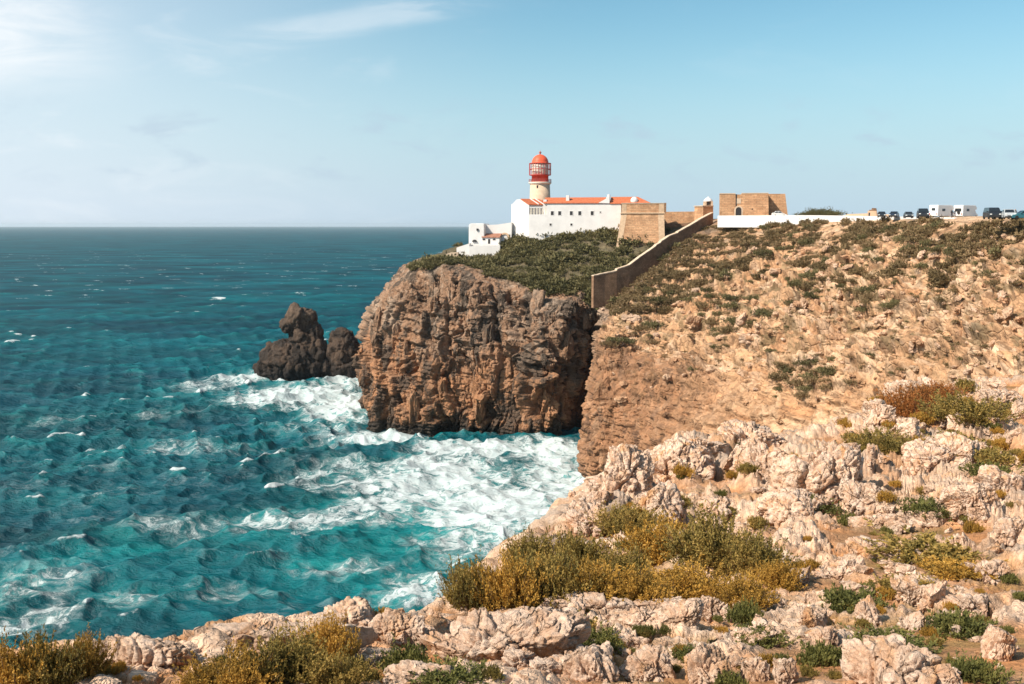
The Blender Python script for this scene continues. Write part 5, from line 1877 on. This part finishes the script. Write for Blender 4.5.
def far_protos(n, q, leaf, flat, seed):
    out = []
    for i in range(n):
        v, f, _, _ = bush_arrays(seed + i, q, 5, leaf, flat, 1, .5)
        out.append((v, f))
    return out


def build_scrub():
    r = np.random.default_rng(77)
    # the dense dark scrub on top of the headland reads as one mass
    protos = far_protos(4, 46, .34, .62, 900)
    dens = fbm(coastV, (11, 11, 11), 3, 950)
    ok = np.where((coastU > 2.6) & (coastU < 11.75) & (coastW > 4.75) & (coastW < 8.2) & ~((coastU > 8.9) & (coastU < 10.6) & (coastW > 6.5) & (coastW < 7.0) & (dens < .25)) & (dens > -0.42 + 0.45 * sstep(coastW, 5.6, 4.8)))[0]
    idx = r.choice(ok, 2600, replace=False)
    idx = idx[(coastU[idx] > 5.0) | (r.uniform(size=len(idx)) < .25)]
    q = coastV[idx]
    px_ = CX + q[:, 0] / q[:, 1] * F_PX
    idx = idx[~((px_ < 474) & (q[:, 1] > 338) & (q[:, 1] < 380) & (r.uniform(size=len(idx)) < .85))]
    o = link('headland_scrub', merge_clumps('headland_scrub', coastV[idx] - np.array([0, 0, .15]), r.uniform(.8, 2.2, len(idx)) * (1 + .75 * sstep(dens[idx], -.05, .3)), protos, M_leaf['scrub'], 5))
    tag(o, 'dense dark green scrub covering the top of the cape below the white house', 'scrub', kind='stuff')
    # the strip right of the sloping wall and under the white wall
    ok = np.where((coastU > 11.6) & (coastU < 14.9) & (coastW > 5.05 + 0.48 * (coastU - 12)) & (coastW < 7.95) & (dens > -0.34))[0]
    idx = r.choice(ok, min(len(ok), 2200), replace=False)
    ok2 = np.where((coastU > 14.2) & (coastU < 19.2) & (coastW > 7.35 - 1.0 * sstep(dens, -.1, .3)) & (coastW < 7.98) & (dens > -0.2))[0]
    idx = np.concatenate([idx, r.choice(ok2, min(len(ok2), 1300), replace=False)])
    o = link('slope_scrub', merge_clumps('slope_scrub', coastV[idx] - np.array([0, 0, .05]), r.uniform(.7, 1.9, len(idx)), protos, M_leaf['dryscrub'], 6))
    tag(o, 'olive brown scrub covering the slope beside the sloping wall and under the white wall', 'scrub', kind='stuff')
    # single cushions of scrub on the bare mainland slope
    cush = [far_protos(1, 120, .20, .42, 980 + i)[0] for i in range(4)]
    ms = [mesh_np('slope_shrub', v, f, M_leaf['dryscrub' if i % 2 else 'scrub'], False) for i, (v, f) in enumerate(cush)]
    zones = [((690, 780), (240, 300), 60), ((760, 960), (226, 262), 110), ((780, 900), (262, 310), 70), ((640, 760), (290, 345), 50), ((776, 836), (362, 398), 60), ((900, 1024), (228, 300), 60),
             ((600, 660), (322, 345), 10), ((845, 862), (365, 400), 6), ((690, 1000), (290, 380), 60)]
    big = [(800, 386, 13), (815, 379, 12), (790, 373, 8), (829, 389, 9), (852, 384, 8), (640, 331, 10), (627, 343, 9), (612, 346, 8), (851, 292, 9), (841, 300, 7), (676, 290, 11), (692, 297, 9), (736, 300, 8),
           (658, 302, 10), (648, 292, 9), (710, 292, 9), (770, 352, 6), (806, 396, 8), (782, 391, 7), (905, 268, 9), (880, 262, 9), (938, 252, 9), (850, 268, 8)]
    n = 0
    spots = [(px, py, s) for px, py, s in big]
    for (xa, xb), (ya, yb), cnt in zones:
        spots += [(R_.uniform(xa, xb), R_.uniform(ya, yb), 0) for _ in range(cnt)]
    for _ in (0,):
        for px, py, size in spots:
            h = hit(px, py, 'F')
            if not h:
                continue
            k = h[0].y / F_PX
            if size:
                o = tag(link('slope_shrub', R_.choice(ms)), 'low olive cushion of scrub on the bare orange slope', 'shrub', 'scrub cushions on the far slope')
                o.location = h[0]
                o.scale = (size * k * 1.15, size * k, size * k * 1.25)
                o.rotation_euler = (0, 0, R_.uniform(-.6, .6))
                continue
            if float(fbm(np.array([h[0][:]]), 9.0, 3, 955)[0]) < R_.uniform(-.35, .15):
                continue
            s = R_.choice([2.5, 3, 4, 5.5, 7.5, 10]) * k
            o = tag(link('slope_shrub', R_.choice(ms)), 'low olive cushion of scrub on the bare orange slope', 'shrub', 'scrub cushions on the far slope')
            o.location = h[0] - Vector((0, 0, .1 * s))
            o.scale = (s * R_.uniform(.7, 1.3), s, s * R_.uniform(1.0, 1.7))
            o.rotation_euler = (0, R_.uniform(-.1, .1), R_.uniform(-.6, .6))
            n += 1
    # fine dry tussocks in every crevice of the slope
    tiny = far_protos(3, 16, .42, .6, 940)
    ok = np.where((coastU > 12.8) & (coastU < 19.8) & (coastW > 4.6) & (coastW < 7.6) & (fbm(coastV, (6, 6, 3), 3, 957) > -0.15))[0]
    idx = r.choice(ok, 2400, replace=False)
    o = link('slope_tussocks', merge_clumps('slope_tussocks', coastV[idx], r.uniform(.25, .75, len(idx)), tiny, M_leaf['dryscrub'], 9))
    tag(o, 'fine dry tussocks speckling the ledges of the orange slope', 'tussocks', kind='stuff')
    # broken blocks and ledges lying on the mainland slope
    M_slope = rock_tone_mat('slope_block', 1.1, 0.3)
    protos = []
    for i in range(8):
        me = rock_mesh(700 + i, 4, R_.uniform(.9, 1.5), R_.uniform(.7, 1.0), R_.uniform(.5, .8), 1.0, 22, M_slope)
        a = me.attributes.new('tone', 'FLOAT_COLOR', 'POINT')
        n_ = len(me.vertices)
        t = sstep(fbm(np.array([v.co[:] for v in me.vertices]) + i * 7, .8, 3, 5), -.2, .3)[:, None]
        c4 = np.ones((n_, 4), np.float32)
        base = [(.50, .33, .22), (.44, .26, .155), (.55, .38, .27)][i % 3]
        c4[:, :3] = np.array(base) * (1 - .35 * t) + np.array([.40, .20, .10]) * .35 * t
        a.data.foreach_set('color', c4.ravel())
        protos.append(me)
    zones = [((600, 760), (290, 400), 46), ((690, 860), (240, 330), 80), ((780, 1024), (232, 400), 140), ((860, 1024), (300, 380), 30)]
    for (xa, xb), (ya, yb), cnt in zones:
        for _ in range(cnt):
            px, py = R_.uniform(xa, xb), R_.uniform(ya, yb)
            h = hit(px, py, 'F')
            if not h or h[0].x < 20:
                continue
            s = R_.choice([2.4, 3, 3.5, 4.5, 6, 8]) * h[0].y / F_PX
            o = tag(link('slope_block', R_.choice(protos)), 'broken pale block of rock lying on the far orange slope', 'rock', 'blocks of rock on the far slope')
            o.location = h[0] + Vector((0, 0, .1 * s))
            o.scale = (s * R_.uniform(.9, 1.5), s * R_.uniform(.8, 1.1), s * R_.uniform(.8, 1.2))
            o.rotation_euler = (R_.uniform(-.3, .3), R_.uniform(-.3, .3), R_.uniform(0, 6.28))
    # the long clipped hedge behind the white wall
    v, f, sv, sf = bush_arrays(1200, 1500, 12, .05, .5, 1, .9)
    a, b = P(797, 216.5, 300), P(846, 216.5, 292)
    hd = empty('dark_hedge', (a + b) / 2, 'long dark green hedge showing above the white road wall', 'hedge')
    L = (b - a).length
    fo = link('foliage', mesh_np('foliage', v, f, M_leaf['scrub'], False), hd)
    hd.scale = (L / 2 * 1.02, 2.2, 4.1)


build_scrub()
# ---------------------------------------------------------------- vehicles and people on the plateau
M_glass = plain('dark_glass', (0.02, 0.025, 0.03), 0.12, var=0.05, spec=0.6)
M_tyre = plain('tyre_rubber', (0.02, 0.02, 0.02), 0.85)
M_rim = plain('wheel_rim', (0.45, 0.45, 0.46), 0.35, 0.8, var=0.05)
M_lamp = plain('lamp_lens', (0.75, 0.74, 0.70), 0.2, var=0.04)
M_tail = plain('tail_lamp', (0.45, 0.02, 0.015), 0.3, var=0.04)
M_plastic = plain('black_plastic', (0.03, 0.03, 0.032), 0.6)
M_paint = {
    'black': plain('black_car_paint', (0.02, 0.022, 0.026), 0.25, var=0.05, spec=0.5),
    'navy': plain('navy_car_paint', (0.022, 0.032, 0.055), 0.25, var=0.05, spec=0.5),
    'grey': plain('grey_car_paint', (0.075, 0.085, 0.09), 0.3, var=0.05, spec=0.5),
    'teal': plain('teal_car_paint', (0.03, 0.13, 0.16), 0.3, var=0.05, spec=0.5),
    'silver': plain('silver_car_paint', (0.42, 0.44, 0.45), 0.3, var=0.05, spec=0.5),
    'white': plain('white_car_paint', (0.78, 0.77, 0.75), 0.35, var=0.04, spec=0.5),
}


def wheels(root, xs, half_w, r, w=.22):
    for x in xs:
        for sy in (-1, 1):
            y = sy * (half_w - w / 2)
            t = MB().lathe([(r * .62, -w / 2), (r * .93, -w / 2), (r, -w * .3), (r, w * .3), (r * .93, w / 2), (r * .62, w / 2)], x, y, 18, 'Y', r).build('wheel', M_tyre, root, 0, True)
            MB().lathe([(.06, -w * .42), (r * .6, -w * .36), (r * .6, w * .36), (.06, w * .42)], x, y, 14, 'Y', r).build('rim', M_rim, t)


def car(kind, paint, loc, rz, label, L=4.2, Wd=1.78, H=1.48, name='parked_car'):
    """front is +x"""
    root = empty(name, loc, label, 'car', 'cars parked along the road', rz)
    h = Wd / 2
    bon = .62 * H if kind != 'van' else .60 * H
    low = .2
    if kind == 'car':
        prof = [(-L / 2, .42), (-L / 2 + .05, low), (L / 2 - .1, low), (L / 2, .40), (L / 2 - .03, .62), (L / 2 - .25, .72), (L / 2 - 1.15, bon), (-L / 2 + .55, bon + .04), (-L / 2 + .02, bon - .06)]
        cab = [(L / 2 - 1.25, bon), (L / 2 - 1.95, H - .04), (L / 2 - 2.3, H), (-L / 2 + 1.0, H - .03), (-L / 2 + .12, bon + .03)]
    elif kind == 'suv':
        prof = [(-L / 2, .5), (-L / 2 + .05, .3), (L / 2 - .1, .3), (L / 2, .5), (L / 2 - .02, .85), (L / 2 - .2, .98), (L / 2 - 1.1, bon), (-L / 2 + .1, bon + .05), (-L / 2, bon - .1)]
        cab = [(L / 2 - 1.15, bon), (L / 2 - 1.7, H - .05), (L / 2 - 2.0, H), (-L / 2 + .35, H - .02), (-L / 2 + .05, bon + .04)]
    else:
        prof = [(-L / 2, .5), (-L / 2 + .05, .3), (L / 2 - .1, .3), (L / 2, .5), (L / 2 - .02, .9), (L / 2 - .45, bon), (-L / 2, bon + .02)]
        cab = [(L / 2 - .5, bon), (L / 2 - 1.15, H - .1), (L / 2 - 1.5, H), (-L / 2 + .1, H), (-L / 2, bon + .02)]
    MB().prism(prof, -h, h).build('body', M_paint[paint], root, .07)
    # cabin narrows towards the roof
    n = len(cab)
    zmin, zmax = min(z for _, z in cab), max(z for _, z in cab)
    vs = []
    for sy in (-1, 1):
        for x, z in cab:
            t = (z - zmin) / (zmax - zmin)
            vs.append((x, sy * (h - .03 - .17 * t), z))
    fs = [tuple(range(n)), tuple(range(2 * n - 1, n - 1, -1))] + [(i + n, (i + 1) % n + n, (i + 1) % n, i) for i in range(n)]
    MB().add(vs, fs).build('cabin', M_paint[paint], root, .05)

    def pane(a, b2, w0, w1, nm):
        (x0, z0), (x1, z1) = a, b2
        d = Vector((z1 - z0, 0, x0 - x1)).normalized() * .02
        q = [Vector((x0, -w0, z0)), Vector((x0, w0, z0)), Vector((x1, w1, z1)), Vector((x1, -w1, z1))]
        lo, hi = [v - d for v in q], [v + d for v in q]
        MB().add(lo + hi, [(0, 1, 2, 3), (7, 6, 5, 4), (0, 4, 5, 1), (1, 5, 6, 2), (2, 6, 7, 3), (3, 7, 4, 0)]).build(nm, M_glass, root)
    f0, f1 = cab[0], cab[1]
    lerp = lambda a, b2, t: (a[0] + (b2[0] - a[0]) * t, a[1] + (b2[1] - a[1]) * t)
    pane(lerp(f0, f1, .1), lerp(f0, f1, .92), h - .16, h - .28, 'windscreen')
    b0, b1 = cab[-1], cab[-2]
    pane(lerp(b0, b1, .15), lerp(b0, b1, .88), h - .18, h - .28, 'rear_window')
    for sy in (-1, 1):
        z0, z1 = zmin + .08, zmax - .12
        t0, t1 = (z0 - zmin) / (zmax - zmin), (z1 - zmin) / (zmax - zmin)
        y0, y1 = sy * (h - .015 - .17 * t0), sy * (h - .015 - .17 * t1)
        xf0, xf1 = lerp(f0, f1, t0)[0] - .1, lerp(f0, f1, t1)[0] - .1
        xb0, xb1 = lerp(b0, b1, t0)[0] + .15, lerp(b0, b1, t1)[0] + .15
        mid0, mid1 = (xf0 + xb0) / 2, (xf1 + xb1) / 2
        for (p0, p1, q0, q1) in ((xf0, xf1, mid0 + .05, mid1 + .05), (mid0 - .05, mid1 - .05, xb0, xb1)):
            o = [(p0, y0, z0), (q0, y0, z0), (q1, y1, z1), (p1, y1, z1)]
            MB().add(o + [(x, y - sy * .05, z) for x, y, z in o], [(0, 1, 2, 3), (7, 6, 5, 4), (0, 4, 5, 1), (1, 5, 6, 2), (2, 6, 7, 3), (3, 7, 4, 0)]).build('side_window', M_glass, root)
        zl = .66 if kind == 'car' else .85
        MB().box(L / 2 - .12, L / 2 + .012, sy * (h - .25) - .17, sy * (h - .25) + .17, zl - .09, zl + .07).build('headlight', M_lamp, root, .02)
        MB().box(-L / 2 - .012, -L / 2 + .1, sy * (h - .16) - .1, sy * (h - .16) + .1, zl, zl + .2).build('tail_light', M_tail, root, .02)
        MB().box(L / 2 - 1.55, L / 2 - 1.38, sy * (h + .08) - .09, sy * (h + .08) + .09, bon + .06, bon + .2).build('mirror', M_paint[paint], root, .03)
    MB().box(L / 2 - .08, L / 2 + .03, -h + .12, h - .12, .34, .50).build('bumper', M_plastic, root, .03)
    MB().box(L / 2 - .06, L / 2 + .015, -h + .45, h - .45, .53, .64).build('grille', M_plastic, root)
    wheels(root, (L / 2 - .82, -L / 2 + .78), h + .01, .31 if kind == 'car' else .36)
    return root


def camper(loc, rz, label, variant):
    """a coach-built camper, rear is -x"""
    L, Wd, H = 6.2, 2.25, 2.95
    root = empty('parked_camper', loc, label, 'camper van', 'camper vans parked along the road', rz)
    h = Wd / 2
    MB().prism([(-L / 2, .55), (1.1, .55), (1.1, 1.75), (2.3, 2.0), (2.45, 2.35), (1.9, H), (-L / 2 + .1, H)], -h, h).build('body', M_paint['white'], root, .08)
    MB().prism([(1.12, .4), (L / 2, .4), (L / 2 + .02, .95), (L / 2 - .55, 1.2), (1.95, 1.9), (1.12, 1.74)], -h + .14, h - .14).build('cab', M_paint['white'], root, .06)
    MB().add([(L / 2 - .58, -.8, 1.24), (L / 2 - .58, .8, 1.24), (2.05, .72, 1.88), (2.05, -.72, 1.88), (L / 2 - .54, -.8, 1.27), (L / 2 - .54, .8, 1.27), (2.09, .72, 1.91), (2.09, -.72, 1.91)],
             [(0, 1, 2, 3), (7, 6, 5, 4), (0, 4, 5, 1), (1, 5, 6, 2), (2, 6, 7, 3), (3, 7, 4, 0)]).build('windscreen', M_glass, root)
    w = MB()
    if variant == 0:
        w.box(-L / 2 - .02, -L / 2 + .1, -.45, .45, 1.75, 2.3)
    else:
        w.box(-L / 2 - .02, -L / 2 + .1, -.75, .75, 1.55, 2.25)
    w.build('rear_window', M_glass, root, .02)
    for sy in (-1, 1):
        MB().box(-1.6, -.6, sy * (h + .005) - .03, sy * (h + .005) + .03, 1.6, 2.15).build('side_window', M_glass, root, .02)
        MB().box(-L / 2 - .02, -L / 2 + .06, sy * .9 - .1, sy * .9 + .1, .8, 1.2).build('tail_light', M_tail, root, .02)
        MB().box(L / 2 - .1, L / 2 + .03, sy * .7 - .15, sy * .7 + .15, .7, .9).build('headlight', M_lamp, root, .02)
    MB().box(-L / 2 - .1, -L / 2 + .1, -h + .05, h - .05, .42, .62).build('bumper', M_plastic, root, .04)
    MB().box(-.3, .35, h - .01, h + .025, .6, 2.35).build('door', M_paint['silver'], root, .02)
    if variant == 1:
        sp = MB()
        sp.lathe([(.05, -.09), (.34, -.08), (.34, .08), (.05, .09)], 0, 0, 20, 'Y', 0)
        o = sp.build('spare_wheel', M_tyre, root)
        o.location = (-L / 2 - .1, -.2, 1.3)
        o.rotation_euler = (0, 0, math.pi / 2)
    wheels(root, (L / 2 - .75, -L / 2 + 1.3), h - .05, .34, .24)
    return root


def person(loc, rz, label, top, legs, scale=1.0):
    root = bpy.data.meshes.new('person')
    J = {  # joint: (x, y, z, radius)
        0: (0, 0, .95, .135), 1: (0, 0, 1.15, .125), 2: (0, .01, 1.38, .145), 3: (0, .01, 1.50, .06), 4: (0, -.01, 1.58, .075), 5: (0, -.015, 1.68, .095), 6: (0, -.01, 1.75, .06),
        7: (.19, .01, 1.40, .06), 8: (.25, .02, 1.12, .045), 9: (.24, -.07, .88, .033), 10: (-.19, .01, 1.40, .06), 11: (-.25, .02, 1.12, .045), 12: (-.24, -.07, .88, .033),
        13: (.10, 0, .88, .095), 14: (.11, -.02, .48, .062), 15: (.12, .01, .09, .045), 16: (.13, -.14, .04, .038), 17: (-.10, 0, .88, .095), 18: (-.11, -.02, .48, .062), 19: (-.12, .01, .09, .045), 20: (-.13, -.14, .04, .038)}
    E = [(0, 1), (1, 2), (2, 3), (3, 4), (4, 5), (5, 6), (2, 7), (7, 8), (8, 9), (2, 10), (10, 11), (11, 12), (0, 13), (13, 14), (14, 15), (15, 16), (0, 17), (17, 18), (18, 19), (19, 20)]
    root.from_pydata([J[i][:3] for i in range(21)], E, [])
    o = link('person', root)
    sk = o.modifiers.new('s', 'SKIN')
    ly = root.skin_vertices[0].data
    for i in range(21):
        ly[i].radius = (J[i][3], J[i][3])
        ly[i].use_root = i == 0
    o.modifiers.new('u', 'SUBSURF').levels = 2
    dg = bpy.context.evaluated_depsgraph_get()
    me = bpy.data.meshes.new_from_object(o.evaluated_get(dg))
    o.modifiers.clear()
    o.data = me
    me.materials.clear()
    skin = plain('skin', (.42, .25, .17), .6, var=.05)
    hair = plain('hair', (.03, .022, .018), .7, var=.1)
    for m in (skin, top, legs, hair):
        me.materials.append(m)
    for p in me.polygons:
        c = p.center
        p.use_smooth = True
        if c.z > 1.53:
            p.material_index = 3 if (c.z > 1.71 or (c.y > .02 and c.z > 1.60)) else 0
        elif c.z > .93 or (abs(c.x) > .19 and c.z > .96):
            p.material_index = 1
        elif abs(c.x) > .2 and c.z > .75:
            p.material_index = 0
        else:
            p.material_index = 2
    o.location = loc
    o.rotation_euler = (0, 0, rz)
    o.scale = (scale,) * 3
    tag(o, label, 'person')


def park():
    def on_road(px, py_base, D):
        return P(px, py_base, D)
    z = math.radians
    toward = -math.pi / 2 - 0.42                            # noses point down the road
    # x, wheels' y, distance
    car('car', 'black', on_road(881.5, 217.6, 242), toward + .1, 'black car next to the stone hut behind the white wall')
    car('car', 'navy', on_road(893.8, 217.6, 238), toward - .1, 'dark navy car between the black car and the low grey one')
    car('car', 'grey', on_road(908.3, 218.2, 226), toward + .15, 'low dark grey car left of the tall dark off-roader')
    car('suv', 'black', on_road(922.6, 218.2, 196), toward + .12, 'tall black off-roader left of the first white camper', 4.6, 1.95, 1.9)
    camper(on_road(942.0, 218.6, 222), toward + math.pi - .62, 'white camper with small rear window, the left one of the two', 0)
    camper(on_road(965.6, 218.6, 224), toward + math.pi - .55, 'white camper with a wide dark rear window, right one of the two', 1)
    car('van', 'black', on_road(991.8, 219.2, 174), toward + .2, 'tall dark van right of the white campers', 4.9, 1.95, 2.0)
    car('car', 'teal', on_road(1000.6, 219.0, 182), toward - .5, 'dark teal car tucked beside the tall dark van')
    car('suv', 'silver', on_road(1008.4, 219.2, 170), toward + .1, 'pale car with dark windscreen at the right end of the road', 4.3, 1.85, 1.7)
    car('car', 'teal', on_road(1022.5, 219.2, 168), z(175), 'teal car cut off by the right edge of the picture')
    car('car', 'white', on_road(779.0, 216.6, 311), z(0), 'white car half hidden by the white wall beside the fort', 4.3, 1.8, 1.7)
    person(on_road(951.6, 217.8, 205), .4, 'person in dark clothes standing between the two white campers', M_plastic, M_paint['navy'])
    person(on_road(1015.0, 219.2, 172), -.3, 'person in dark top standing beside the pale car', M_paint['black'], M_paint['grey'])
    # road behind the wall
    pts = [(P(700, HOR - 1, 352), P(700, HOR - 1, 330)), (P(800, HOR - 1, 318), P(790, HOR - 1, 300)), (P(880, HOR - 1, 262), P(872, HOR - 1, 246)), (P(940, HOR - 1, 225), P(930, HOR - 1, 212)), (P(1010, HOR - 1, 190), P(1000, HOR - 1, 176)), (P(1300, HOR - 1, 120), P(1290, HOR - 1, 106))]
    vs, fs = [], []
    for i, (a, b) in enumerate(pts):
        b = a.lerp(b, .55)
        a = a + (a - b)
        for q in (a, b):
            g = drop_on(q.x, q.y)
            vs.append((q.x, q.y, (g.z if g else CAM_Z + 1.5) + .06))
    zs = [v[2] for v in vs]
    for i in range(len(pts) - 1):
        fs.append((2 * i, 2 * i + 2, 2 * i + 3, 2 * i + 1))
    o = MB().add(vs, fs).build('road', plain('asphalt', (.055, .053, .05), .9, var=.15, scale=.5))
    tag(o, kind='structure')


park()
